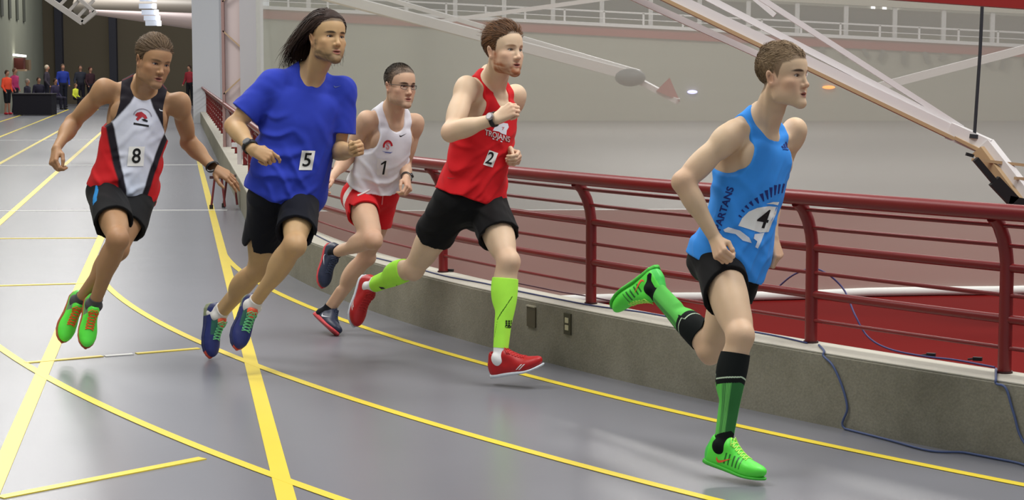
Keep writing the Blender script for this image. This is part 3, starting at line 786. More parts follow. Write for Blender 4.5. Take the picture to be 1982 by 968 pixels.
def body_fields(b):
    k = b.k; c = b.c; bl = c.get('build', 1.0)
    X = lambda x, y, z: b.S + b.CM @ (np.array([x, y, z]) * k)
    Q = lambda x, y, z: b.P + b.PM @ (np.array([x, y, z]) * k)
    T = Group(0.045 * k, 0.10)
    T.ell(X(0, -0.005, -0.165), b.CM, np.array([0.150 * bl, 0.104 * bl, 0.190]) * k)
    T.cone(X(-0.145, -0.010, -0.022), X(0.145, -0.010, -0.022), 0.046 * k, 0.046 * k)
    for s in (-1, 1):
        T.ell(X(s * 0.070, 0.066, -0.105), b.CM, np.array([0.074, 0.030, 0.060]) * k)
        T.ell(X(s * 0.085, -0.060, -0.120), b.CM, np.array([0.068, 0.045, 0.115]) * k)
        T.ell(Q(s * 0.072, -0.050, -0.035), b.PM, np.array([0.078, 0.082, 0.085]) * k)
        T.cone(X(s * 0.020, -0.030, 0.085), X(s * 0.135, -0.020, -0.016), 0.036 * k, 0.030 * k)
        T.cone(X(s * 0.015, 0.052, -0.022), X(s * 0.140, 0.018, 0.008), 0.012 * k, 0.014 * k, k=0.02 * k)   # collar bone
    T.cone(X(0, 0.005, -0.24), Q(0, 0.005, 0.07), 0.098 * k * bl, 0.094 * k * bl, b.CM[:, 0], 1.36)
    T.ell(Q(0, 0, 0.02), b.PM, np.array([0.150, 0.104, 0.110]) * k)
    HB = b.HC + b.HM @ (np.array([0, -0.022, -0.055]) * b.kh)
    NB = X(0, -0.012, 0.010)
    b.HB, b.NB = HB, NB
    nk = Group(0.02 * k)
    nk.cone(NB, HB, 0.060 * k, 0.055 * b.kh)
    for s in (-1, 1):
        nk.cone(X(s * 0.018, 0.052, -0.012), b.HC + b.HM @ (np.array([s * 0.056, -0.022, -0.045]) * b.kh), 0.011 * k, 0.014 * k, k=0.02 * k)
    nk.ell((NB + HB) / 2 + b.HM @ (np.array([0, 0.052, -0.006]) * k), b.HM, np.array([0.012, 0.013, 0.016]) * k)
    b.T = T; b.nk = nk; b.arm = {}; b.leg = {}; b.handL = {}
    for s, sg in (('R', 1), ('L', -1)):
        sh, el, wr, hd = getattr(b, 'arm' + s); A = Group(0.022 * k, 0.08)
        m = c.get('muscle', 1.0)
        ud = unit(el - sh); fd = unit(wr - el)
        pole = unit(np.cross(ud, fd) if np.linalg.norm(np.cross(ud, fd)) > 0.15 else b.CM[:, 0])   # elbow hinge axis
        fr = unit(fd - ud * (fd @ ud)) if np.linalg.norm(fd - ud * (fd @ ud)) > 0.1 else b.CM[:, 1]   # biceps side
        UM = np.stack([pole, fr, ud], 1)
        A.cone(sh, el, 0.049 * k * m, 0.036 * k)
        A.ell(sh + ud * 0.03 * k, np.stack([b.CM[:, 0], b.CM[:, 1], b.CM[:, 2]], 1), np.array([0.052, 0.053, 0.068]) * k * m)
        A.ell(sh + ud * 0.165 * k + fr * 0.016 * k, UM, np.array([0.036, 0.034, 0.082]) * k * m)
        A.ell(sh + ud * 0.150 * k - fr * 0.018 * k, UM, np.array([0.037, 0.033, 0.090]) * k * m)
        A.ell(el - fr * 0.006 * k, UM, np.array([0.037, 0.034, 0.036]) * k)
        hdv = unit(hd - wr)
        dorsal = np.asarray(c['dorsal_' + s.lower()], float)
        wide = unit(np.cross(fd, dorsal))
        A.cone(el, wr, 0.037 * k, 0.0225 * k, wide, 1.22)
        FM = np.stack([pole, np.cross(fd, pole), fd], 1)
        A.ell(el + fd * 0.075 * k, FM, np.array([0.043, 0.040, 0.080]) * k * m)
        hand_group(wr, hdv, dorsal, sg, 0.98 * k, c['hand_' + s.lower()], A)
        b.arm[s] = A
        hp, kn, an, to = getattr(b, 'leg' + s); G = Group(0.03 * k, 0.09)
        f = leg_forward(b, s); td = unit(kn - hp); sd = unit(an - kn)
        lat = unit(np.cross(td, f)); ft = np.cross(lat, td); TM = np.stack([lat, ft, td], 1)
        ls = unit(np.cross(sd, f)); fs = np.cross(ls, sd); SM = np.stack([ls, fs, sd], 1)
        m = c.get('leg_muscle', 1.0)
        G.cone(hp, kn, 0.083 * k * m, 0.049 * k)
        G.ell(hp + td * 0.19 * k + ft * 0.024 * k, TM, np.array([0.066, 0.056, 0.170]) * k * m)       # quadriceps
        G.ell(hp + td * 0.33 * k + ft * 0.016 * k - lat * 0.022 * k * sg, TM, np.array([0.034, 0.034, 0.070]) * k * m)
        G.ell(hp + td * 0.20 * k - ft * 0.026 * k, TM, np.array([0.058, 0.050, 0.165]) * k * m)       # hamstrings
        G.ell(kn + ft * 0.012 * k, np.stack([lat, unit(f), np.cross(lat, unit(f))], 1), np.array([0.045, 0.043, 0.050]) * k, 0.02 * k)
        G.ell(kn + unit(f) * 0.042 * k - unit(f * 0 + td - sd) * 0.0, np.stack([lat, unit(f), np.cross(lat, unit(f))], 1), np.array([0.025, 0.020, 0.030]) * k, 0.015 * k)
        G.cone(kn, an, 0.046 * k, 0.029 * k)
        for q in (-1, 1):
            G.ell(kn + sd * (0.125 + 0.012 * q * sg) * k - fs * 0.024 * k + ls * q * 0.020 * k, SM, np.array([0.036, 0.040, 0.098]) * k * m)
        G.ell(kn + sd * 0.15 * k + fs * 0.012 * k + ls * sg * 0.010 * k, SM, np.array([0.034, 0.030, 0.130]) * k, 0.02 * k)
        G.cone(kn + sd * 0.27 * k - fs * 0.030 * k, an - fs * 0.034 * k + sd * 0.03 * k, 0.016 * k, 0.011 * k, k=0.02 * k)  # heel tendon
        for q in (-1, 1):
            G.ell(an + ls * q * 0.026 * k, SM, np.array([0.014, 0.016, 0.016]) * k, 0.012 * k)
        G.cone(an + sd * 0.02 * k, an + sd * 0.045 * k - fs * 0.04 * k, 0.028 * k, 0.026 * k)
        b.leg[s] = G; setattr(b, 'SM' + s, SM); setattr(b, 'TM' + s, TM)
    b.hg = head_group(b.HC, b.HM, b.kh, c['head'])
    for g in (T, nk, b.hg, *b.arm.values(), *b.leg.values()): g.bound()
    def falloff(p, o, r, kmax, kmin):
        q = p - o.astype(np.float32)
        return (kmax * np.exp(-np.einsum('ij,ij->i', q, q) / (r * r)) + kmin).astype(np.float32)
    def trunk(p):
        return smin(T(p), nk(p), 0.035 * k)
    def all_(p, head=True):
        d = trunk(p)
        for s in 'RL':
            d = smin(d, b.arm[s](p), falloff(p, getattr(b, 's' + s), 0.09 * k, 0.045 * k, 0.002))
            d = smin(d, b.leg[s](p), falloff(p, getattr(b, 'h' + s), 0.13 * k, 0.06 * k, 0.002))
        return smin(d, b.hg(p), 0.016 * k)
    b.f = all_; b.trunk = trunk
def box_of(pts, pad):
    P = np.array(pts); return P.min(0) - pad, P.max(0) + pad
def hl_side(y): return np.interp(y, [-0.10, -0.075, -0.045, -0.025, 0.004, 0.018, 0.030, 0.045, 0.062, 0.085, 0.11], HAIRLINE)
def build_skin(b, root, name='body', res=(0.0055, 0.0024, 0.0028)):
    k = b.k; c = b.c; parts = []
    ax = unit(b.HB - b.NB); npt = b.NB + ax * (np.linalg.norm(b.HB - b.NB) * 0.70)
    pts = [b.P, b.S, *b.armR, *b.armL, *b.legR, *b.legL]
    lo, hi = box_of(pts, 0.17 * k)
    V, F = polygonise(b.f, lo, hi, res[0])
    hn = lambda V: np.minimum(b.hg(V.astype(np.float32)), b.nk(V.astype(np.float32))) < 0.012
    keep = ((V - npt) @ ax < 0.006) | ~hn(V)
    wc = {}
    for s in 'RL':
        sh, el, wr, hd = getattr(b, 'arm' + s); d = unit(wr - el); wc[s] = (wr - d * 0.012 * k, d)
        near = np.linalg.norm(V - hd, axis=1) < 0.16 * k
        keep &= ~(near & ((V - wc[s][0]) @ d > 0.006) & (b.arm[s](V.astype(np.float32)) < 0.006))
    parts.append(clip_faces(V, F, keep))
    R = 0.15 * b.kh
    V, F = polygonise(b.f, b.HC - R - (0, 0, 0.01), b.HC + R, res[1])
    side = ((V - npt) @ ax > -0.006) & hn(V)
    V, F = clip_faces(V, F, side); nh0 = len(parts[0][0]); parts.append((V, F)); nh1 = nh0 + len(V)
    for s in 'RL':
        sh, el, wr, hd = getattr(b, 'arm' + s)
        lo, hi = hd - 0.125 * k, hd + 0.125 * k
        V, F = polygonise(b.f, lo, hi, res[2])
        q, d = wc[s]
        keep = ((V - q) @ d > -0.006) & (np.linalg.norm(V - hd, axis=1) < 0.125 * k) & (b.arm[s](V.astype(np.float32)) < 0.006)
        parts.append(clip_faces(V, F, keep))
    off = 0; VV = []; FF = []
    for V, F in parts: VV.append(V); FF.append(F + off); off += len(V)
    V = np.concatenate(VV); F = np.concatenate(FF)
    skin = np.array(srgb(*c['skin'])); col = np.tile(skin, (len(V), 1))
    tint = lambda m, rgb, a: col.__setitem__(slice(None), col * (1 - (m * a)[:, None]) + np.array(srgb(*rgb)) * (m * a)[:, None])
    red = c.get('flush', (205, 140, 120))
    tint(np.clip(0.5 + 0.5 * noise3(V, 9, 3), 0, 1), red, 0.10)
    for j in (b.armR[1], b.armL[1], b.legR[1], b.legL[1], b.armR[3], b.armL[3]):
        tint(np.exp(-((V - j) ** 2).sum(1) / 0.07 ** 2), red, 0.30)
    q = ((V - b.HC) @ b.HM) / b.kh
    hm = np.zeros(len(V)); hm[nh0:nh1] = 1
    g = lambda cx, cy, cz, sx, sy, sz: hm * np.exp(-((q[:, 0] - cx) / sx) ** 2 - ((q[:, 1] - cy) / sy) ** 2 - ((q[:, 2] - cz) / sz) ** 2)
    H = c['head']
    tint(np.clip(g(0.050, 0.050, -0.036, 0.034, 0.06, 0.036) + g(-0.050, 0.050, -0.036, 0.034, 0.06, 0.036), 0, 1), red, H.get('cheek', 0.5))
    tint(g(0, 0.105, -0.04, 0.016, 0.03, 0.014), red, 0.4)
    for s in (-1, 1): tint(g(s * 0.082, -0.01, -0.01, 0.012, 0.03, 0.04), red, 0.5)
    if 'stubble' in H:
        rgb, a = H['stubble']
        m = np.clip((-0.048 - q[:, 2]) / 0.02, 0, 1) * np.clip((q[:, 1] + 0.005) / 0.02, 0, 1) * np.clip((q[:, 2] + 0.150) / 0.02, 0, 1)
        sd = np.clip((0.012 - q[:, 2]) / 0.03, 0, 1) * np.clip(1 - np.abs(q[:, 1] - 0.018) / 0.022, 0, 1) * np.clip((np.abs(q[:, 0]) - 0.045) / 0.012, 0, 1)
        bare = np.clip(1 - ((np.abs(q[:, 0]) - 0.040) / 0.022) ** 2 - ((q[:, 2] + 0.060) / 0.028) ** 2, 0, 1) * (q[:, 1] > 0.03)
        m = np.clip(np.maximum(m * (1 - 0.75 * bare), sd), 0, 1) * hm * np.clip(0.8 + 0.35 * noise3(V, 130, 9), 0, 1)
        tint(m, rgb, a)
    lip = H.get('lips', (170, 105, 95))
    lm = hm * np.clip(1.5 - ((q[:, 0] / 0.021) ** 2 + ((q[:, 2] + 0.0722) / (0.0115 - 8 * q[:, 0] ** 2)) ** 2), 0, 1) * (q[:, 1] > 0.075)
    tint(np.clip(lm, 0, 1), lip, 0.85)
    tint(hm * np.clip(1.3 - ((q[:, 0] / 0.017) ** 2 + ((q[:, 2] + 0.0722) / 0.0026) ** 2), 0, 1) * (q[:, 1] > 0.07) * (q[:, 1] < 0.0925), (60, 25, 22), 0.9)
    for s in (-1, 1):
        tint(np.clip(g(s * 0.031, 0.075, 0.002, 0.020, 0.03, 0.010), 0, 1), H.get('lid', (150, 100, 85)), 0.40)
        tint(hm * (q[:, 1] > 0.06) * np.clip(1.5 - ((q[:, 0] - s * 0.0325) / 0.0155) ** 2 - ((q[:, 2] - 0.0046 + 18 * (q[:, 0] - s * 0.0325) ** 2) / 0.0022) ** 2, 0, 1), (52, 36, 30), 0.8)
        bx = np.abs(q[:, 0]) - 0.033
        bm = hm * (q[:, 1] > 0.055) * np.clip(1.6 - (bx / 0.020) ** 2 - ((q[:, 2] - 0.0195 + 6 * bx ** 2) / 0.0048) ** 2, 0, 1)
    tint(np.clip(bm, 0, 1), H['brow'], H.get('brow_a', 0.9))
    # scalp takes the colour of the hair roots
    hz = np.interp(q[:, 1], HL_Y, H.get('hairline', HAIRLINE))
    tint(hm * np.clip((q[:, 2] - hz) / 0.008, 0, 1) * (np.abs(q[:, 0]) < 0.0815), H['hair'][0], 0.8)
    o = link(name, mesh_np(name, V, F, col), vmat('skin', 0.52, 0.35, 0.05, 500, 0.0, 0.10), root)
    return o
HL_Y = [-0.115, -0.075, -0.045, -0.025, 0.004, 0.018, 0.026, 0.040, 0.062, 0.080, 0.11]
HAIRLINE = [-0.075, -0.070, -0.052, -0.024, 0.016, -0.012, 0.010, 0.046, 0.058, 0.070, 0.078]
def build_eyes(b, root):
    H = b.c['head']
    for s in (-1, 1):
        c = b.HC + b.HM @ (np.array([s * 0.0315, 0.0695, -0.001]) * b.kh)
        gz = unit(b.HM @ np.array([H.get('gaze', 0.0), 1.0, -0.02]))
        M = frame(gz, b.HM[:, 2]); M = np.stack([M[:, 0], M[:, 2], M[:, 1]], 1)
        mb = MB().sphere(c, 0.0128 * b.kh, 24, 28, M)
        me = bpy.data.meshes.new('eye'); me.from_pydata(mb.v, [], mb.f)
        me.materials.append(mat('eye_white', (184, 172, 162), 0.25, 0.4)); me.materials.append(mat('iris_' + b.c['id'], H.get('iris', (70, 55, 40)), 0.2, 0.5)); me.materials.append(mat('pupil', (8, 8, 8), 0.1, 0.6))
        for p in me.polygons:
            z = (np.array(p.center) - c) @ M[:, 2] / (0.0128 * b.kh)
            p.material_index = 2 if z > 0.965 else (1 if z > 0.875 else 0); p.use_smooth = True
        link('eye', me, None, root)
def build_hair(b, root, style):
    """solid under-layer hugging the skull plus thousands of fine tapered strands, one mesh"""
    H = b.c['head']; kh = b.kh; hl = H.get('hairline', HAIRLINE)
    r = np.random.default_rng(style.get('seed', 1))
    n = style['n']
    dark, light = np.array(srgb(*H['hair'][0])), np.array(srgb(*H['hair'][1]))
    cen = np.array([0, -0.012, 0.042]); rad = np.array([0.0765, 0.0985, 0.0845])
    nz = lambda v: v / (np.linalg.norm(v, axis=1, keepdims=True) + 1e-9)
    q = cen + rad * nz(r.normal(size=(n * 4, 3)))
    hz = np.interp(q[:, 1], HL_Y, hl) + r.normal(size=len(q)) * 0.002
    q = q[q[:, 2] > hz][:n]; n = len(q)
    ln, lift, width, wav = (np.broadcast_to(np.asarray(v, float), (n,)) for v in style['len'](q, r))
    d = np.stack([np.broadcast_to(np.asarray(v, float), (n,)) for v in style['dir'](q, r)], 1)
    # strands gather into clumps: shared direction, length and lift noise
    cl = noise3(q, style.get('clump', 70), style.get('seed', 1) + 50); c2 = noise3(q, style.get('clump', 70), style.get('seed', 1) + 51)
    mess = style.get('mess', 1)
    d = d + 0.35 * mess * np.stack([cl, c2 * 0.5, c2], 1)
    ln = ln * (1 + 0.25 * c2); lift = lift * r.uniform(0.3, 1.1, n) * (1 + 0.5 * cl)
    m = style.get('seg', 5); nn = nz((q - cen) / rad ** 2)
    pts = [q - nn * 0.002]; cur = q.copy(); ph = cl * 3 + r.uniform(-0.6, 0.6, n)
    grav = style.get('grav')
    if grav is not None: gv = np.stack([np.broadcast_to(np.asarray(v, float), (n,)) for v in grav(q, r)], 1)
    for i in range(1, m + 1):
        t = i / m
        nn = nz((cur - cen) / rad ** 2); lw = np.linalg.norm((cur - cen) / rad, axis=1)
        dd = d.copy()
        if grav is not None: dd = dd * (1 - t * 0.8) + gv * t ** style.get('gpow', 1.5)
        stick = (lw < 1.25)[:, None]
        dd = np.where(stick, dd - nn * (dd * nn).sum(1, keepdims=True), dd)
        dd = nz(nz(dd) + (wav * 0.6 * np.sin(ph + t * 7))[:, None] * np.cross(nn, dd) + 0.07 * mess * r.normal(size=(n, 3)))
        cur = cur + dd * (ln / m)[:, None]
        w = (cur - cen) / rad; lw = np.linalg.norm(w, axis=1)
        need = 1.02 + lift / 0.09 * math.sin(min(1, t * 1.6) * math.pi / 2)
        cur = np.where((lw < need)[:, None], cen + rad * w / lw[:, None] * need[:, None], cur)
        pts.append(cur)
    P = np.stack(pts, 1)                                   # n, m+1, 3
    tg = np.gradient(P, axis=1); sd = np.cross(tg, P - cen); sd = sd / (np.linalg.norm(sd, axis=2, keepdims=True) + 1e-9)
    tw = r.uniform(-0.5, 0.5, (n, 1, 1)); up = nz((P - cen).reshape(-1, 3)).reshape(P.shape)
    tt = np.linspace(0, 1, m + 1)[None, :, None]
    wd = width[:, None, None] * (1 - 0.85 * tt ** 1.6)
    side = (sd + up * tw); A = P - side * wd; B = P + side * wd
    V = np.stack([A, B], 2).reshape(-1, 3)
    base = (np.arange(n) * (m + 1) * 2)[:, None] + (np.arange(m) * 2)[None, :]
    F = np.stack([base, base + 1, base + 3, base + 2], -1).reshape(-1, 4)
    sh = np.clip(0.5 + 0.28 * cl + r.normal(size=n) * 0.18, 0, 1)[:, None, None]
    Cc = np.broadcast_to(dark * (1 - sh) + light * sh, P.shape); Cc = np.stack([Cc, Cc], 2).reshape(-1, 3)
    def cap(p):
        q = ((p - b.HC.astype(np.float32)) @ b.HM.astype(np.float32)) / kh
        w = (q - cen) / rad; lw = np.sqrt(np.einsum('ij,ij->i', w, w))
        hz = np.interp(q[:, 1], HL_Y, hl)
        d = (lw - 1.0) * 0.082 - style.get('cap', 0.004) * np.clip((q[:, 2] - hz) / 0.03, 0.2, 1) + 0.0010 * noise3(q, 260, 5)
        d = np.maximum(d, hz + 0.002 - q[:, 2])
        return (d * kh).astype(np.float32)
    R = 0.125 * kh; c0 = b.HC + b.HM @ (cen * kh)
    CV, CF = polygonise(cap, c0 - R, c0 + R, 0.0034 * kh)
    V = b.HC + V * kh @ b.HM.T
    cv = dark * 0.65 + light * 0.35
    CC = np.concatenate([np.tile(cv, (len(CV), 1)), Cc])
    return link('hair', mesh_np('hair', np.concatenate([CV, V]), np.concatenate([CF, F + len(CV)]), CC), vmat('hair', 0.6, 0.25), root)
# ---- clothes
def chest_coords(b, p):
    """x right, y forward, z up (1 = body scale) relative to the shoulder line, twisting down to the hips"""
    q = p - b.S.astype(np.float32); z = q @ b.CM[:, 2].astype(np.float32)
    t = np.clip(-z / (np.linalg.norm(b.S - b.P)), 0, 1)[:, None]
    r = b.CM[:, 0] * (1 - t) + b.PM[:, 0] * t; f = b.CM[:, 1] * (1 - t) + b.PM[:, 1] * t
    return np.einsum('ij,ij->i', q, r) / b.k, np.einsum('ij,ij->i', q, f) / b.k, z / b.k
def creases(x, y, z, seed, low):
    """drawn-out folds: three families of warped ridges, each showing only in patches"""
    r = np.random.default_rng(seed); p = np.stack([x, y * 0.6, z], 1); out = 0
    for ang, lam, amp in ((0.5, 0.085, 1.0), (-0.7, 0.110, 0.8), (1.15, 0.070, 0.6)):
        ang = ang + r.uniform(-0.2, 0.2); ph = r.uniform(0, 6.28)
        c = z * math.cos(ang) + x * math.sin(ang) + 0.4 * y
        s = np.sin(c * 6.283 / lam + ph + 2.2 * noise3(p, 9, seed + 1) + 0.5 * noise3(p, 24, seed + 2))
        mask = np.clip(0.35 + 1.1 * noise3(p, 11, seed + int(ang * 10) + 20), 0, 1)
        out = out + amp * mask * (1 - (0.5 + 0.5 * s) ** 3 * 2.0)
    return out * (0.25 + low) * 0.8
def shirt_field(b, st, under=None):
    k = b.k
    X = lambda x, y, z: b.S + b.CM @ (np.array([x, y, z]) * k)
    Q = lambda x, y, z: b.P + b.PM @ (np.array([x, y, z]) * k)
    lo = Group(0.05 * k)
    lo.cone(X(0, 0.004, -0.20), Q(*st.get('low', (0, 0.0, 0.02))), st['r0'] * k, st['r1'] * k, b.CM[:, 0] * 0.5 + b.PM[:, 0] * 0.5, st.get('ratio', 1.4))
    slv = []
    if st.get('sleeve'):
        for s in 'RL':
            sh, el, wr, hd = getattr(b, 'arm' + s); e = sh + (el - sh) * st['sleeve']
            g = Group(0.03 * k, 0.12); g.cone(sh + b.CM[:, 2] * 0.0, e + unit(el - sh) * 0.05, 0.060 * k, st.get('cuff', 0.072) * k)
            g.ell(sh + unit(el - sh) * 0.03 * k, b.CM, np.array([0.058, 0.062, 0.066]) * k)
            g.bound(); slv.append((g, e, unit(el - sh), sh))
    Hm = Q(0, 0, st['hem']); hn = unit(b.CM[:, 2] + b.CM @ np.array([st.get('tilt', (0, 0))[0], st.get('tilt', (0, 0))[1], 0]))
    az, aw = zip(*st['arm']) if 'arm' in st else (None, None)
    nz, nw = zip(*st['neck'])
    def fn(p):
        x, y, z = chest_coords(b, p)
        d = smin(b.T(p), lo(p), 0.05 * k) - st.get('off', 0.007) * k
        low = np.clip((-z - 0.10) / 0.25, 0, 1)
        if under is not None:                               # the shirt hangs over the waist and hips of the shorts
            m = z < -0.30
            if m.any(): d[m] = smin(d[m], b.hips(p[m]) - 0.012 * k, 0.03 * k)
        d = d + st.get('fold', 0.004) * k * creases(x, y, z, st.get('seed', 2), low)
        ax = np.abs(x)
        if slv:
            for g, e, dr, sh in slv:
                ds = np.maximum(g(p) - 0.003 * noise3(p, 45, 8), (p - e.astype(np.float32)) @ dr.astype(np.float32))
                q = p - sh.astype(np.float32)
                d = smin(d, ds, 0.075 * k * np.exp(-np.einsum('ij,ij->i', q, q) / (0.17 * k) ** 2) + 0.003)
        else:
            d = smax(d, (ax - np.interp(z, az, aw)) * k, 0.006)
        zf = z + np.where(y > -0.01, 0.0, st.get('back', -0.075)) * np.clip((-0.01 - y) / 0.03, 0, 1)
        d = smax(d, (np.interp(zf, nz, nw) - ax) * k, 0.005)
        hw = st.get('wave', 0.006) * noise3(np.stack([x, y, z * 0], 1), 22, 4)
        d = smax(d, -((p - Hm.astype(np.float32)) @ hn.astype(np.float32)) + hw * k, 0.004)
        return d.astype(np.float32)
    return fn
def shorts_field(b, st):
    k = b.k; G = Group(0.05 * k)
    Q = lambda x, y, z: b.P + b.PM @ (np.array([x, y, z]) * k)
    G.ell(Q(0, 0, 0.02), b.PM, np.array([0.156, 0.110, 0.118]) * k)
    G.cone(Q(0, 0.0, 0.10), Q(0, 0, 0.02), 0.100 * k, 0.106 * k, b.PM[:, 0], 1.38)
    for s in (-1, 1): G.ell(Q(s * 0.072, -0.055, -0.035), b.PM, np.array([0.084, 0.086, 0.092]) * k)
    legs = []
    for s in 'RL':
        hp, kn, an, to = getattr(b, 'leg' + s); t = st['len'][s]; td = unit(kn - hp)
        e = hp + td * 0.435 * k * t; g = Group(0.03 * k, 0.10)
        lat, ft = getattr(b, 'TM' + s)[:, 0], getattr(b, 'TM' + s)[:, 1]
        e2 = e + td * 0.03
        g.cone(hp - td * 0.02, e2, 0.092 * k, st['flare'] * k); g.bound()
        inn = cone(e - td * 0.015, e + td * 0.06, (st['flare'] - 0.014) * k, (st['flare'] - 0.004) * k)
        tl = st.get('slant', {}).get(s, (0, 0))
        n = unit(td + lat * tl[0] + ft * tl[1])
        sg = 1 if s == 'R' else -1
        legs.append((g, inn, e, n, hp, lat, td, sg))
    wt = Q(0, 0, st.get('waist', 0.10))
    G.bound(); b.hips = G
    def fn(p):
        x, y, z = chest_coords(b, p)
        d = G(p)
        d = smax(d, (p - wt.astype(np.float32)) @ b.PM[:, 2].astype(np.float32), 0.004)
        for g, inn, e, n, hp, lat, td, sg in legs:
            q = p - e.astype(np.float32)
            pl = q @ n.astype(np.float32) - 0.004 * noise3(p, 30, 6)
            if st.get('slit'):                              # V notch on the outer side seam
                o = (p - hp.astype(np.float32)); lo = o @ lat.astype(np.float32) * st.get('lat', 1) * sg
                a = np.abs(np.einsum('ij,ij->i', o - lo[:, None] * lat * 0, np.cross(lat, td)[None].astype(np.float32)))
                pl = pl + np.where(lo > 0, np.clip(st['slit'] - a * 2.2, 0, 1), 0)
            dl = np.maximum(g(p), pl)
            dl = np.maximum(dl, -inn(p))
            o = p - hp.astype(np.float32)
            d = smin(d, dl, 0.05 * k * np.exp(-np.einsum('ij,ij->i', o, o) / (0.15 * k) ** 2) + 0.002)
        d = d + st.get('fold', 0.004) * k * (0.4 * noise3(p, st.get('ff', 26), st.get('seed', 3)) + 0.5 * creases(x * 1.2, y, z * 1.2, st.get('seed', 3) + 70, 0.75) - 0.6)
        return d.astype(np.float32)
    return fn
def cloth(name, b, fn, pts, pad, h, m, color, root):
    lo, hi = box_of(pts, pad)
    V, F = polygonise(fn, lo, hi, h)
    col = np.tile(np.array(srgb(*color)), (len(V), 1)) if not callable(color) else color(V)
    return link(name, mesh_np(name, V, F, col), m, root)
def sock(b, s, root, top, bottom, color, name='sock', off=0.0035, na=120, nt=110):
    """cover of the lower leg between two fractions of the shin (0 knee, 1 ankle), knitted as rings round the shin"""
    hp, kn, an, to = getattr(b, 'leg' + s); k = b.k; sd = unit(an - kn); Ls = np.linalg.norm(an - kn); G = b.leg[s]; SM = getattr(b, 'SM' + s)
    if bottom - top < 0.3: nt = 24
    if name == 'knee_sock': na, nt = 176, 230
    tt = np.concatenate([[top], np.linspace(top, bottom, nt)]); sg = 1 if s == 'R' else -1
    aa = np.linspace(-math.pi, math.pi, na, endpoint=False)
    T_, A_ = np.meshgrid(tt, aa, indexing='ij')
    dirs = np.cos(A_)[..., None] * SM[:, 1] + np.sin(A_)[..., None] * SM[:, 0] * sg
    C = kn + sd * (T_ * Ls)[..., None] - SM[:, 1] * (0.012 * k * np.clip(1 - T_, 0, 1))[..., None]
    C, D_ = C.reshape(-1, 3), dirs.reshape(-1, 3)
    r0 = np.full(len(C), 0.004); r1 = np.full(len(C), 0.105 * k)
    for i in range(16):
        m = (r0 + r1) / 2; inside = G.raw((C + D_ * m[:, None]).astype(np.float32)) < off * k
        r0 = np.where(inside, m, r0); r1 = np.where(inside, r1, m)
    rr = ((r0 + r1) / 2).reshape(T_.shape); rr[0] -= 0.006; rr = rr.reshape(-1)
    V = C + D_ * rr[:, None]; n = len(tt)
    i, j = np.meshgrid(np.arange(n - 1), np.arange(na), indexing='ij'); j2 = (j + 1) % na
    F = np.stack([i * na + j, i * na + j2, (i + 1) * na + j2, (i + 1) * na + j], -1).reshape(-1, 4)
    if sg < 0: F = F[:, ::-1]
    col = color(T_.ravel(), A_.ravel(), V) if callable(color) else np.tile(np.array(srgb(*color)), (len(V), 1))
    return link(name, mesh_np(name, V, F, col), vmat('knit', 0.85, 0.15, 0.12, 900), root)
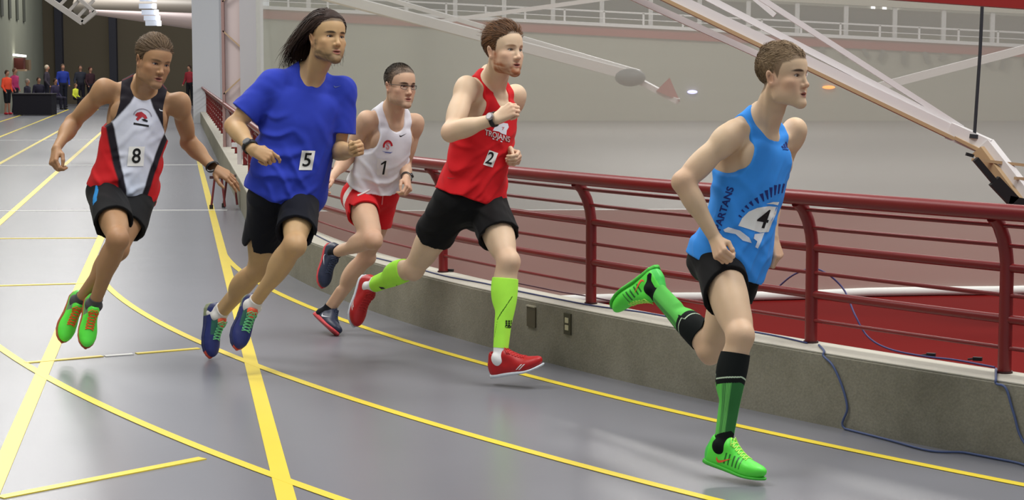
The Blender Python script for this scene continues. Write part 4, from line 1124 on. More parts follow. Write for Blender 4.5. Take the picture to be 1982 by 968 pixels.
def shoe(b, s, root, st):
    """upper, sole, laces and side mark, in foot space: y to the toe, z up, origin on the ground below the ankle"""
    hp, kn, an, to = getattr(b, 'leg' + s); k = b.k * 1.0
    V0 = unit(to - an); up0 = unit(-unit(an - kn) + 0.55 * leg_forward(b, s) + np.asarray(st.get('roll', (0, 0, 0)), float))
    x = unit(np.cross(V0, up0)); a = math.atan2(0.055, 0.195)
    n = np.cross(x, V0); y = V0 * math.cos(a) + n * math.sin(a); z = np.cross(x, y)
    M = np.stack([x, y, z], 1); O = an - z * 0.088 * k
    out = 1 if s == 'R' else -1
    L = lambda q: O + M @ (np.asarray(q, float) * k)
    W = lambda q: O + (np.asarray(q, float) * k) @ M.T
    spr = lambda yy: st.get('spring', 1.1) * np.maximum(yy - 0.11, 0) ** 2
    def outline(X, Y):
        cx = 0.006 * out * np.clip((Y - 0.02) / 0.1, -0.3, 1)
        w = np.interp(Y, [-0.072, -0.065, -0.04, 0.0, 0.05, 0.11, 0.15, 0.185, 0.205, 0.214], [0.002, 0.020, 0.033, 0.034, 0.036, 0.0455, 0.0445, 0.034, 0.018, 0.002])
        d = np.abs(X - cx * -1) - w
        return np.maximum(d, np.maximum(Y - 0.214, -0.072 - Y))
    h0 = st.get('sole_h', 0.024)
    up = Group(0.02)
    I = np.eye(3)
    up.ell((0, -0.030, 0.048), I, (0.037, 0.042, 0.052)); up.cone((0, -0.02, 0.04), (0, 0.13, 0.030), 0.040, 0.034)
    up.ell((-0.004 * out, 0.135, 0.030), I, (0.046, 0.076, st.get('toe_h', 0.034))); up.cone((0, -0.004, 0.07), (0, -0.022, 0.098), 0.036, 0.033)
    up.cone((0, 0.105, 0.044), (0, 0.034, 0.088), 0.030, 0.031); up.cone((0, 0.034, 0.092), (0, 0.026, 0.112), 0.019, 0.015)
    up.cut(cone((0, -0.010, 0.092), (0, -0.008, 0.17), 0.027, 0.036), 0.005)
    up.bound()
    def f_up(p):
        q = p.copy(); q[:, 2] -= spr(q[:, 1])
        d = up(q.astype(np.float32))
        d = smax(d, outline(q[:, 0], q[:, 1]) * 0.8 - 0.003, 0.008)
        return np.maximum(d, h0 * 0.7 - q[:, 2]).astype(np.float32)
    def f_sole(p):
        zz = p[:, 2] - spr(p[:, 1]); hh = np.interp(p[:, 1], [-0.07, 0.02, 0.12, 0.21], [st.get('heel_h', h0 * 1.15), h0, h0 * 0.75, h0 * 0.7])
        d = smax(outline(p[:, 0], p[:, 1]) * 0.8 - 0.003, np.abs(zz - hh / 2) - hh / 2, 0.006)
        return d.astype(np.float32)
    hh = 0.0036
    V, F = polygonise(f_up, (-0.06, -0.085, -0.005), (0.06, 0.225, 0.15), hh)
    nn = st.get('color'); col = nn(V, out) if callable(nn) else np.tile(np.array(srgb(*nn)), (len(V), 1))
    o = link('shoe', mesh_np('shoe', W(V), F, col), vmat('shoe_fabric', 0.45, 0.45, 0.08, 700), root)
    if 'label' in st: o['label'] = st['label']
    SV, SF = polygonise(f_sole, (-0.06, -0.085, -0.008), (0.06, 0.225, 0.075), hh)
    sc = st['sole']
    col = sc(SV, out) if callable(sc) else np.tile(np.array(srgb(*sc)), (len(SV), 1))
    link('sole', mesh_np('sole', W(SV), SF, col), vmat('shoe_rubber', 0.6, 0.35), o)
    bv = BVHTree.FromPolygons(V.tolist(), F.tolist())
    def top(px_, py_):
        hit = bv.ray_cast(Vector((px_, py_, 0.2)), Vector((0, 0, -1)))
        return np.array(hit[0]) if hit[0] is not None else np.array([px_, py_, 0.05])
    lc = MB()
    for i in range(st.get('nlace', 6)):
        yy = 0.050 + i * 0.0135
        for (xa, xb, dy) in ((-0.021, 0.021, 0.010), (0.021, -0.021, 0.010)):
            pts = [top(xa + (xb - xa) * t, yy + dy * t) + np.array([0, 0, 0.0015]) for t in np.linspace(0, 1, 5)]
            lc.tube([L(q) for q in pts], 0.0026 * k, 5)
    for sx in (-1, 1):
        loop = [top(0, 0.044), top(sx * 0.012, 0.040) + (0, 0, 0.010), top(sx * 0.026, 0.050) + (0, 0, 0.006), top(sx * 0.022, 0.062) + (0, 0, 0.004), top(0.003 * sx, 0.046) + (0, 0, 0.004)]
        lc.tube([L(q) for q in loop], 0.0022 * k, 5)
    lc.build('laces', mat('lace_%d_%d_%d' % st['lace'], st['lace'], 0.7), o)
    if 'mark' in st:
        polys, rgb, sides = st['mark']
        for sdn in sides:
            mb = MB()
            for poly in polys:
                pts = []
                dx = out * sdn
                tri = fine_polygon(poly, 0.006)
                vs = []
                for (u, v) in tri[0]:
                    h = bv.ray_cast(Vector((dx * 0.1, u, v)), Vector((-dx, 0, 0)))
                    hp_ = np.array(h[0]) if h[0] is not None else np.array([dx * 0.02, u, v])
                    vs.append(L(hp_ + np.array([dx * 0.0014, 0, 0])))
                mb.add(vs, tri[1], True)
            mb.build('side_mark', mat('mark_%d_%d_%d' % rgb, rgb, 0.5), o)
    b.foot = getattr(b, 'foot', {}); b.foot[s] = (O, M, min(L((0, yy, zz))[2] for yy, zz in ((-0.07, 0), (0.12, 0), (0.21, 0.008))))
    return o
SWOOSH = [(-0.9, 0.32), (-0.98, 0.10), (-0.93, -0.14), (-0.78, -0.30), (-0.55, -0.32), (-0.2, -0.20), (0.3, 0.05), (1.0, 0.42), (0.2, 0.16), (-0.25, 0.02), (-0.55, -0.04), (-0.75, 0.0), (-0.86, 0.14)]
def fine_polygon(poly, step):
    """polygon (list of 2-D points, or list of loops) -> dense vertices and faces"""
    from mathutils.geometry import tessellate_polygon
    loops = poly if isinstance(poly[0][0], (list, tuple)) else [poly]
    tr = tessellate_polygon([[Vector((u, v, 0)) for u, v in lp] for lp in loops])
    flat = [q for lp in loops for q in lp]
    bm = bmesh.new(); vs = [bm.verts.new((u, v, 0)) for u, v in flat]
    for t in tr:
        try: bm.faces.new([vs[i] for i in t])
        except ValueError: pass
    return refine(bm, step)
def refine(bm, step):
    for it in range(9):
        es = [e for e in bm.edges if e.calc_length() > step]
        if not es: break
        bmesh.ops.subdivide_edges(bm, edges=es, cuts=1)
        bmesh.ops.triangulate(bm, faces=bm.faces[:])
    bm.normal_update(); bm.verts.index_update()
    V = [(v.co.x, v.co.y) for v in bm.verts]; F = [tuple(v.index for v in (f.verts if f.normal.z >= 0 else reversed(f.verts))) for f in bm.faces]
    bm.free()
    return V, F
def text_polygon(txt, size, step, bold=0.0, shear=0.0, space=1.0):
    cu = bpy.data.curves.new('txt', 'FONT'); cu.body = txt; cu.size = size; cu.align_x = 'CENTER'; cu.align_y = 'CENTER'
    cu.offset = bold; cu.shear = shear; cu.space_character = space; cu.fill_mode = 'FRONT' if hasattr(cu, 'fill_mode') else cu.fill_mode
    cu.resolution_u = 4
    ob = bpy.data.objects.new('txt', cu); COL.objects.link(ob)
    dg = bpy.context.evaluated_depsgraph_get()
    me = bpy.data.meshes.new_from_object(ob.evaluated_get(dg))
    COL.objects.unlink(ob); bpy.data.objects.remove(ob); bpy.data.curves.remove(cu)
    bm = bmesh.new(); bm.from_mesh(me); bpy.data.meshes.remove(me)
    bmesh.ops.triangulate(bm, faces=bm.faces[:])
    return refine(bm, step)
class Surface:
    """prints and labels laid onto a garment: anchored where they sit, then wrapped along the cloth normal"""
    def __init__(s, o):
        me = o.data; n = len(me.vertices); v = np.empty(n * 3, np.float32); me.vertices.foreach_get('co', v)
        w = np.array(world_loc(o)); s.V = v.reshape(-1, 3) + w; s.o = o
        f = [tuple(p.vertices) for p in me.polygons]
        s.bv = BVHTree.FromPolygons(s.V.tolist(), f)
def ring_band(o_c, axis, rx, ry, xdir, width, thick, n=28):
    """strap around a wrist"""
    ax = unit(axis); x = unit(xdir - ax * (xdir @ ax)); y = np.cross(ax, x); vs = []; fs = []
    for i in range(n):
        a = 2 * math.pi * i / n; d = x * math.cos(a) * rx + y * math.sin(a) * ry; e = d * (1 + thick / max(rx, ry))
        vs += [o_c + d - ax * width / 2, o_c + d + ax * width / 2, o_c + e + ax * width / 2, o_c + e - ax * width / 2]
    for i in range(n):
        j = (i + 1) % n
        for q in range(4): fs.append((i * 4 + q, i * 4 + (q + 1) % 4, j * 4 + (q + 1) % 4, j * 4 + q))
    return MB().add(vs, fs, True)
def wrist_watch(b, s, root, name, strap_rgb, face_rgb=None, case=0.019, width=0.020, dist=0.03):
    sh, el, wr, hd = getattr(b, 'arm' + s); d = unit(wr - el); k = b.k
    dor = np.asarray(b.c['dorsal_' + s.lower()], float); dor = unit(dor - d * (dor @ d)); c = wr - d * dist * k
    wide = unit(np.cross(d, dor))
    rx, ry = 0.0335 * k, 0.0285 * k
    o = ring_band(c, d, rx, ry, wide, width, 0.004).build(name, mat('strap_%d' % sum(strap_rgb), strap_rgb, 0.5), root)
    if face_rgb:
        cs = c + dor * (ry + 0.003)
        MB().tube([cs, cs + dor * 0.010], [case, case * 0.92], 18).build('watch_case', mat('watch_metal_%d' % sum(face_rgb), [min(255, v * 0.6 + 40) for v in face_rgb], 0.3, 0.5, 0.6), o)
        MB().tube([cs + dor * 0.0095, cs + dor * 0.0112], case * 0.74, 18).build('watch_face', mat('watch_face_%d' % sum(face_rgb), face_rgb, 0.15, 0.5), o)
    return o
# ------------------------------------------------------------------ the five runners
SINGLET_ARM = [(-0.40, 0.40), (-0.215, 0.40), (-0.200, 0.158), (-0.175, 0.136), (-0.13, 0.118), (-0.06, 0.108), (0.0, 0.112), (0.06, 0.118), (0.2, 0.12)]
def scoop(z0, w=1.0): return [(-0.40, -0.30), (z0 - 0.02, -0.05), (z0, 0.022 * w), (z0 + 0.008, 0.038 * w), (z0 + 0.022, 0.050 * w), (z0 + 0.05, 0.059 * w), (z0 + 0.10, 0.065), (0.3, 0.070)]
FABRIC = vmat('sports_fabric', 0.75, 0.18, 0.10, 1100, 0.04)
def runner(cfg):
    b = pose_body(cfg)
    body_fields(b)
    b.sk = {}
    root = thing('person', cfg['label'], 'person', (b.P[0], b.P[1], 0.0), 'runners on the indoor track')
    b.root = root
    build_skin(b, root)
    build_eyes(b, root)
    k = b.k
    st = cfg['shirt']
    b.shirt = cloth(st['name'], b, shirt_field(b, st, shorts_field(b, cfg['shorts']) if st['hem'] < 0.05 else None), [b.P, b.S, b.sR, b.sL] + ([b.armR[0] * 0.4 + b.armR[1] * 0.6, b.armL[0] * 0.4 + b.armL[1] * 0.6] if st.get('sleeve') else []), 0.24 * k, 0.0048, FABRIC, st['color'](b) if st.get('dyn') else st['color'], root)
    sh = cfg['shorts']
    b.shorts = cloth('shorts', b, shorts_field(b, sh), [b.P, b.legR[0], b.legL[0], b.legR[1] * 0.7 + b.legR[0] * 0.3, b.legL[1] * 0.7 + b.legL[0] * 0.3], 0.20 * k, 0.0052, FABRIC, sh['color'](b) if sh.get('dyn') else sh['color'], root)
    for s in 'RL':
        for sk in cfg['socks']: b.sk[(sk[3], s)] = sock(b, s, root, *sk[:3], name=sk[3], off=sk[4])
        shoe(b, s, root, cfg['shoe'][s] if s in cfg['shoe'] else cfg['shoe'])
    build_hair(b, root, cfg['hair'])
    print('RUNNER', cfg['id'], 'S-P %.3f want %.3f' % (np.linalg.norm(b.S - b.P), cfg.get('trunk', .5) * k), 'soles', {s: round(v[2], 3) for s, v in b.foot.items()},
          'depth S %.2f P %.2f toes %.2f %.2f' % (b.S[1], b.P[1], b.legR[3][1], b.legL[3][1]),
          'len', [round(float(np.linalg.norm(a - c)) / k, 2) for ch in (b.armR, b.armL, b.legR, b.legL) for a, c in zip(ch, ch[1:])])
    return b
def xf(poly, s=1.0, dx=0, dy=0, rot=0):
    c, n = math.cos(rot), math.sin(rot)
    return [((x * c - y * n) * s + dx, (x * n + y * c) * s + dy) for x, y in poly]
ONLY = '45218'

# --- number 4, azure singlet
if '4' in ONLY:
    def sock4(t, ang, V):
        n = len(t); c = np.tile(np.array(srgb(20, 24, 24)), (n, 1)); a = np.abs(ang)
        line = 0.365 + 0.024 * a + 0.045 * np.clip((2.02 - a) / 0.10, -1, 0); edge = line + 0.052 - 0.02 * np.clip((1.9 - a) / 0.1, -1, 0)
        band = (t > edge) & (t < 0.86 + 0.032 * a)
        c[band] = np.array(srgb(50, 108, 58))
        fine = (np.floor((a + 3.0) / 0.0561) % 2 < 1)
        c[band & (a > 0.62) & (a < 1.35) & fine] = np.array(srgb(112, 196, 100))
        c[band & (a >= 1.35)] = np.array(srgb(96, 190, 86))
        c[np.abs(t - line) < 0.0065] = np.array(srgb(186, 206, 180))
        return c
    def shoe4(V, out):
        c = np.tile(np.array(srgb(92, 232, 72)), (len(V), 1))
        st = (np.sin(V[:, 1] * 330) > 0.45) & (V[:, 1] > 0.03) & (V[:, 1] < 0.12) & (V[:, 2] > 0.028) & (V[:, 2] < 0.072)
        c[st] = np.array(srgb(34, 104, 40))
        m = (V[:, 1] < -0.045); c[m] = np.array(srgb(70, 205, 80))
        return c
    R4 = dict(id='four', k=1.03, depth=7.88, pelvis=(1415, 497), hip_r=(1388, 500), chest=(1475, 258), sh_r=(1409, 266), half=0.188, trunk=0.505,
        arm_r=[(1322, 352), (1384, 462), (1396, 494), -0.3, 'n', 'n'], arm_l=[(1488, 368), (1495, 458), (1506, 498), 'f', -0.6, 'n'],
        leg_r=[(1432, 652), (1400, 862), (1474, 918), -0.85, 'f', 'n'], leg_l=[(1374, 678), (1266, 562), (1192, 596), 'f', 'f', 'f'],
        dorsal_r=(-0.75, -0.6, 0.25), dorsal_l=(0.7, -0.6, 0.1), hand_r=FIST, hand_l=LOOSE,
        head=dict(px=(1515, 148), ypr=(52, 2, -3), k=1.06, skin=1, hair=((100, 79, 57), (172, 147, 115)), brow=(70, 52, 40), brow_a=0.95, iris=(70, 60, 45), mouth=0.008, cheek=0.42, jaw=1.06, neck=0.262,
                  hairline=[-0.075, -0.068, -0.050, -0.022, 0.016, -0.016, 0.012, 0.042, 0.050, 0.058, 0.066]),
        skin=(212, 184, 152), flush=(200, 128, 104), build=0.97, muscle=0.97,
        label='runner in azure singlet with bib 4 and green striped knee socks',
        shirt=dict(name='singlet', color=(58, 146, 236), arm=SINGLET_ARM, neck=scoop(-0.012), hem=-0.055, tilt=(-0.10, 0.16), r0=0.104, r1=0.128, ratio=1.32, low=(0, 0.004, -0.05), off=0.006, fold=0.0055),
        shorts=dict(color=(11, 11, 13), len={'R': 0.40, 'L': 0.46}, flare=0.098, fold=0.003, slant={'R': (0.0, 0.55), 'L': (0, 0.2)}),
        socks=[(0.155, 1.12, sock4, 'knee_sock', 0.0045)],
        shoe=dict(color=shoe4, sole=(74, 190, 62), lace=(196, 250, 110), mark=([xf(SWOOSH, 0.036, 0.040, 0.040, 0.12)], (238, 96, 60), (1, -1)), sole_h=0.016, label='bright green racing spike with orange side mark'),
        hair=dict(n=13000, seg=4, seed=4, cap=0.0022, mess=1.2, clump=95,
            len=lambda q, r: (np.interp(q[:, 2], [0.03, 0.07, 0.095], [0.013, 0.020, 0.032]) * r.uniform(0.7, 1.3, len(q)), np.interp(q[:, 2], [0.03, 0.07, 0.10], [0.0035, 0.006, 0.013]), 0.0008, 0.5),
            dir=lambda q, r: (0.25 * r.normal(size=len(q)), np.interp(q[:, 2], [0.03, 0.085], [0.1, 1.0]), np.interp(q[:, 2], [0.03, 0.075], [-1.0, 0.35]))))
    b4 = runner(R4)
    b4.sf = Surface(b4.shirt)
# --- number 2, red singlet
if '2' in ONLY:
    def sleeve2(t, ang, V):
        c = np.tile(np.array(srgb(182, 255, 84)), (len(t), 1)); dk = np.array(srgb(24, 70, 20))
        path = np.interp(ang, [-1.75, -1.34, -1.21, -0.49, 0.15], [0.80, 0.68, 0.61, 0.49, 0.35])
        c[(np.abs(t - path) < 0.0085) & (ang > -1.75) & (ang < 0.15)] = dk
        return c
    R2 = dict(id='two', k=1.10, depth=10.02, pelvis=(908, 396), hip_r=(874, 398), chest=(952, 176), sh_r=(904, 168), half=0.185, trunk=0.505,
        arm_r=[(872, 256), (960, 230), (998, 208), 'n', 'n', 'n'], arm_l=[(956, 284), (986, 298), (1003, 306), 'f', 'n', 'n'],
        leg_r=[(800, 520), (718, 556), (684, 630), 'f', 'f', 'n'], leg_l=[(984, 508), (968, 692), (1046, 701), -0.9, 'f', 'n'],
        dorsal_r=(0.0, -0.85, 0.5), dorsal_l=(0.8, 0.3, 0.15), hand_r=FIST, hand_l=LOOSE,
        head=dict(px=(975, 98), ypr=(43, 2, -3), k=1.10, hair=((62, 42, 26), (128, 88, 56)), brow=(150, 105, 70), brow_a=0.7, iris=(110, 115, 110), mouth=0.007, cheek=0.5, stubble=((146, 82, 46), 0.95), neck=0.262,
                  hairline=[-0.072, -0.066, -0.048, -0.018, 0.018, -0.014, 0.016, 0.050, 0.060, 0.070, 0.078]),
        skin=(216, 190, 160), flush=(208, 140, 116), muscle=1.04, build=1.0,
        label='bearded runner in red singlet with bib 2 and neon yellow calf sleeves',
        shirt=dict(name='singlet', color=(206, 26, 34), arm=SINGLET_ARM, neck=scoop(-0.066), hem=0.025, tilt=(-0.14, 0.06), r0=0.108, r1=0.118, ratio=1.36, off=0.008, fold=0.0055, seed=5),
        shorts=dict(color=(12, 12, 14), len={'R': 0.47, 'L': 0.54}, flare=0.100, fold=0.0055, seed=8),
        socks=[(0.17, 0.90, sleeve2, 'calf_sleeve', 0.0045), (0.86, 1.13, (236, 236, 236), 'sock', 0.0035)],
        shoe=dict(color=(176, 20, 26), sole=(206, 214, 222), lace=(190, 40, 40), mark=([xf([(-1, -0.5), (-0.6, -0.5), (1, 0.5), (0.6, 0.5)], 0.022, 0.105, 0.034), xf([(-1, -0.5), (-0.6, -0.5), (1, 0.5), (0.6, 0.5)], 0.022, 0.120, 0.032)], (230, 220, 220), (1, -1)), sole_h=0.016, spring=1.6, label='red racing spike with pale sole plate'),
        hair=dict(n=8000, seg=5, seed=12, cap=0.006, mess=0.6,
            len=lambda q, r: (np.interp(q[:, 2], [0.0, 0.04, 0.09], [0.020, 0.036, 0.062]) * r.uniform(0.8, 1.2, len(q)), np.interp(q[:, 2], [0.02, 0.10], [0.008, 0.022]), 0.0013, 0.15),
            dir=lambda q, r: (0.12 * r.normal(size=len(q)) + np.where(q[:, 2] > 0.09, 0.35, 0), -1.0, np.interp(q[:, 2], [0.02, 0.085], [-0.9, 0.3]))))
    b2 = runner(R2); b2.sf = Surface(b2.shirt)
# --- number 5, royal blue T-shirt
if '5' in ONLY:
    def shoe5(V, out):
        c = np.tile(np.array(srgb(34, 44, 108)), (len(V), 1))
        c[(V[:, 1] > 0.03) & (V[:, 1] < 0.105) & (V[:, 2] > 0.062)] = np.array(srgb(40, 96, 84))
        c[(V[:, 1] < -0.035)] = np.array(srgb(40, 48, 92))
        c[(V[:, 2] > 0.104)] = np.array(srgb(236, 98, 62))
        return c
    def sole5(V, out):
        c = np.tile(np.array(srgb(44, 50, 92)), (len(V), 1)); c[V[:, 1] < 0.0] = np.array(srgb(128, 136, 108)); c[(V[:, 1] > 0.18) & (np.abs(V[:, 0]) < 0.03)] = np.array(srgb(214, 84, 66))
        return c
    NMARK = [[(-0.022, -0.016), (-0.014, -0.016), (-0.010, 0.004), (0.006, -0.016), (0.014, -0.016), (0.022, 0.016), (0.014, 0.016), (0.010, -0.003), (-0.006, 0.016), (-0.014, 0.016)]]
    R5 = dict(id='five', k=1.11, depth=10.12, pelvis=(552, 376), hip_r=(521, 380), chest=(596, 167), sh_r=(526, 163), half=0.178, trunk=0.505,
        arm_r=[(453, 243), (487, 288), (524, 306), -0.1, 'n', 'n'], arm_l=[(655, 292), (682, 293), (698, 285), 'f', 'n', 'n'],
        leg_r=[(499, 522), (426, 610), (404, 700), 'f', 'f', 'n'], leg_l=[(570, 476), (489, 592), (460, 682), 'n', 'f', 'n'],
        dorsal_r=(-0.25, -0.75, 0.6), dorsal_l=(0.75, 0.25, 0.25), hand_r=POINT, hand_l=FIST,
        head=dict(px=(633, 73), ypr=(36, 3, -4), k=1.13, hair=((34, 24, 20), (66, 46, 38)), brow=(40, 28, 22), iris=(45, 32, 24), mouth=0.006, cheek=0.3, stubble=((46, 36, 30), 0.72), neck=0.266,
                  hairline=[-0.09, -0.085, -0.062, -0.005, 0.040, 0.032, 0.040, 0.052, 0.060, 0.066, 0.072]),
        skin=(188, 156, 114), flush=(188, 132, 100), muscle=1.05, build=1.02,
        label='tall long-haired runner in royal blue T-shirt with bib 5',
        shirt=dict(name='t_shirt', color=(44, 62, 176), sleeve=0.72, cuff=0.082, neck=scoop(0.012, 0.95), hem=-0.050, tilt=(-0.22, 0.05), r0=0.118, r1=0.140, ratio=1.40, off=0.012, fold=0.0065, seed=9, ff=26, back=-0.03),
        shorts=dict(color=(14, 17, 28), len={'R': 0.62, 'L': 0.74}, flare=0.096, slit=0.07, fold=0.005, seed=4),
        socks=[(0.90, 1.13, (222, 220, 218), 'sock', 0.0045)],
        shoe=dict(color=shoe5, sole=sole5, lace=(120, 214, 150), mark=(NMARK, (182, 206, 84), (1, -1)), sole_h=0.028, heel_h=0.036, toe_h=0.036, label='navy running shoe with green laces'),
        hair=dict(n=11000, seg=12, seed=21, cap=0.010, mess=0.4, clump=45,
            len=lambda q, r: (np.interp(q[:, 1], [-0.09, -0.03, 0.05], [0.20, 0.27, 0.36]) * r.uniform(0.75, 1.1, len(q)), 0.016, 0.0026, 0.85),
            dir=lambda q, r: (0.10 * r.normal(size=len(q)) + 0.4 * np.sign(q[:, 0]) * (np.abs(q[:, 0]) < 0.02), -1.0, -0.18),
            gpow=2.2, grav=lambda q, r: (0.15 * r.normal(size=len(q)), -0.55 + 0.22 * r.normal(size=len(q)), -1.7)))
    b5 = runner(R5); b5.sf = Surface(b5.shirt)
# --- number 1, white singlet
if '1' in ONLY:
    def shorts1(b):
        def f(V):
            c = np.tile(np.array(srgb(204, 26, 34)), (len(V), 1))
            for s, sg in (('R', 1), ('L', -1)):
                hp = getattr(b, 'leg' + s)[0]; q = V - hp; lat = b.PM[:, 0] * sg
                a = np.arctan2(q @ b.PM[:, 1], q @ lat)
                c[(q @ lat > 0.02) & (np.abs(a + 0.0) < 0.22)] = np.array(srgb(236, 230, 228))
            return c
        return f
    R1 = dict(id='one', k=1.0, depth=11.35, pelvis=(718, 380), hip_r=(694, 384), chest=(758, 233), sh_r=(710, 230), half=0.172, trunk=0.505,
        arm_r=[(672, 306), (642, 344), (624, 358), 'f', 'n', 'n'], arm_l=[(782, 322), (787, 345), (790, 366), 'f', 'n', 'n'],
        leg_r=[(722, 466), (648, 490), (624, 552), 'n', 'f', 'n'], leg_l=[(708, 498), (638, 602), (656, 642), 'f', 'f', 'n'],
        dorsal_r=(-0.7, -0.5, 0.3), dorsal_l=(0.75, -0.4, 0.2), hand_r=LOOSE, hand_l=LOOSE,
        head=dict(px=(774, 166), ypr=(38, -3, -3), k=1.02, hair=((44, 36, 28), (70, 58, 46)), brow=(50, 38, 30), iris=(60, 46, 34), mouth=0.004, cheek=0.4, stubble=((96, 74, 58), 0.35), neck=0.25,
                  hairline=[-0.072, -0.064, -0.046, -0.018, 0.020, -0.010, 0.018, 0.050, 0.066, 0.074, 0.08]),
        skin=(204, 170, 142), flush=(196, 128, 106), muscle=0.98, build=0.98,
        label='runner with glasses in white singlet with bib 1 and red shorts',
        shirt=dict(name='singlet', color=(226, 226, 234), arm=SINGLET_ARM, neck=scoop(-0.035), hem=0.075, tilt=(0, 0.05), r0=0.105, r1=0.122, ratio=1.36, off=0.009, fold=0.005, seed=11),
        shorts=dict(color=shorts1, dyn=True, len={'R': 0.38, 'L': 0.44}, flare=0.100, slit=0.05, waist=0.10, fold=0.003, seed=14),
        socks=[(0.93, 1.12, (30, 32, 38), 'sock', 0.0035)],
        shoe=dict(color=(36, 44, 68), sole=(206, 70, 76), lace=(60, 70, 96), mark=([xf(SWOOSH, 0.036, 0.050, 0.040, 0.1)], (214, 216, 226), (1, -1)), sole_h=0.022, label='navy running shoe with red sole edge'),
        hair=dict(n=7000, seg=3, seed=31, cap=0.0008, mess=1.0, len=lambda q, r: (np.where(q[:, 2] > 0.07, 0.012, 0.007) * r.uniform(0.7, 1.3, len(q)), 0.0045, 0.0010, 0.2), dir=lambda q, r: (0.2 * r.normal(size=len(q)), np.where(q[:, 2] > 0.06, 0.6, -0.2), -0.4)))
    b1 = runner(R1); b1.sf = Surface(b1.shirt)
# --- number 8, black white and red singlet
if '8' in ONLY:
    def singlet8(b):
        def f(V):
            x, y, z = chest_coords(b, V.astype(np.float32))
            c = np.tile(np.array(srgb(190, 28, 34)), (len(V), 1))
            blk = np.array(srgb(30, 26, 34)); wh = np.array(srgb(208, 212, 226))
            ax = np.abs(x)
            e1 = np.interp(z, [-0.60, -0.50, -0.36, -0.20, -0.165, -0.05, 0.02], [0.030, 0.042, 0.075, 0.118, 0.132, 0.056, 0.026])   # edge of the white front
            e2 = np.interp(z, [-0.60, -0.50, -0.36, -0.22, -0.17, -0.14], [0.066, 0.078, 0.112, 0.150, 0.165, 0.40])
            mix = lambda c, k, rgb: c * (1 - k[:, None]) + np.asarray(rgb)[None] * k[:, None]
            fr = np.clip(0.5 + (y + 0.005) / 0.010, 0, 1)
            c = mix(c, np.clip(0.5 + (e2 - ax) / 0.008, 0, 1) * fr, blk)
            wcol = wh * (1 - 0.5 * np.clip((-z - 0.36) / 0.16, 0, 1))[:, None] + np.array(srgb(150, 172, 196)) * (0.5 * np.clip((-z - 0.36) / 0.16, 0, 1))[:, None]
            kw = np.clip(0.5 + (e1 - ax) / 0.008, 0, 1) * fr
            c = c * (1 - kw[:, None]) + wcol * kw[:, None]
            c = mix(c, (1 - fr) * np.clip(0.5 + (z + 0.17) / 0.01, 0, 1), blk)
            return c
        return f
    def shorts8(b):
        def f(V):
            c = np.tile(np.array(srgb(16, 17, 20)), (len(V), 1))
            hp, kn = b.legR[0], b.legR[1]; td = unit(kn - hp); q = V - hp; t = q @ td
            a = np.arctan2(q @ b.TMR[:, 1], q @ b.TMR[:, 0])
            c[(t > 0.03) & (t < 0.19) & (np.abs(a - 0.55 + (t - 0.1) * 2.2) < 0.16 * np.clip((t - 0.02) / 0.08, 0, 1))] = np.array(srgb(40, 132, 200))
            return c
        return f
    def shoe8(V, out):
        c = np.tile(np.array(srgb(92, 236, 72)), (len(V), 1))
        c[(V[:, 1] < 0.05) & (V[:, 2] > 0.04) & (V[:, 2] < 0.1)] = np.array(srgb(110, 140, 106))
        c[(V[:, 1] < -0.03)] = np.array(srgb(96, 214, 80))
        return c
    R8 = dict(id='eight', k=1.11, depth=10.75, pelvis=(238, 374), hip_r=(207, 376), chest=(276, 184), sh_r=(204, 171), half=0.182, trunk=0.505,
        arm_r=[(141, 238), (109, 288), (104, 316), 'f', 'n', 'n'], arm_l=[(366, 276), (412, 324), (456, 350), 'f', 'n', 'n'],
        leg_r=[(228, 464), (182, 590), (165, 668), 'n', 'f', 'n'], leg_l=[(228, 484), (152, 584), (122, 666), 'n', 'f', 'n'],
        dorsal_r=(-0.6, -0.6, 0.2), dorsal_l=(0.1, -0.6, 0.8), hand_r=LOOSE, hand_l=OPEN,
        head=dict(px=(297, 118), ypr=(38, -13, -9), k=1.12, hair=((58, 44, 32), (124, 102, 78)), brow=(90, 70, 52), brow_a=0.7, iris=(60, 56, 50), mouth=0.010, cheek=0.5, stubble=((120, 96, 78), 0.4), neck=0.262,
                  hairline=[-0.098, -0.092, -0.074, -0.040, 0.006, -0.012, 0.014, 0.044, 0.056, 0.064, 0.072]),
        skin=(170, 132, 97), flush=(158, 106, 78), muscle=1.0, build=0.97,
        label='suntanned older runner in black white and red singlet with bib 8',
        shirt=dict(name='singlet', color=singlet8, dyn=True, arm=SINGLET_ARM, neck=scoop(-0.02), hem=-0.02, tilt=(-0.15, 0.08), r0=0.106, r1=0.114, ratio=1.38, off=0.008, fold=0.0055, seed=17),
        shorts=dict(color=shorts8, dyn=True, len={'R': 0.62, 'L': 0.62}, flare=0.098, fold=0.0055, seed=19),
        socks=[(0.90, 1.12, (84, 84, 88), 'sock', 0.0035)],
        shoe=dict(color=shoe8, sole=(176, 92, 60), lace=(248, 92, 40), sole_h=0.020, label='neon green running shoe with orange laces'),
        hair=dict(n=9000, seg=7, seed=41, cap=0.008, mess=0.5, clump=50,
            len=lambda q, r: (np.where(q[:, 2] > 0.06, 0.105, 0.07) * r.uniform(0.8, 1.2, len(q)), np.interp(q[:, 1], [-0.05, 0.07], [0.010, 0.015]), 0.0015, 0.30),
            dir=lambda q, r: (0.2 * r.normal(size=len(q)) - np.where(q[:, 2] > 0.09, 0.5, 0), -1.0, np.interp(q[:, 2], [0.0, 0.085], [-0.6, 0.05]))))
    b8 = runner(R8); b8.sf = Surface(b8.shirt)
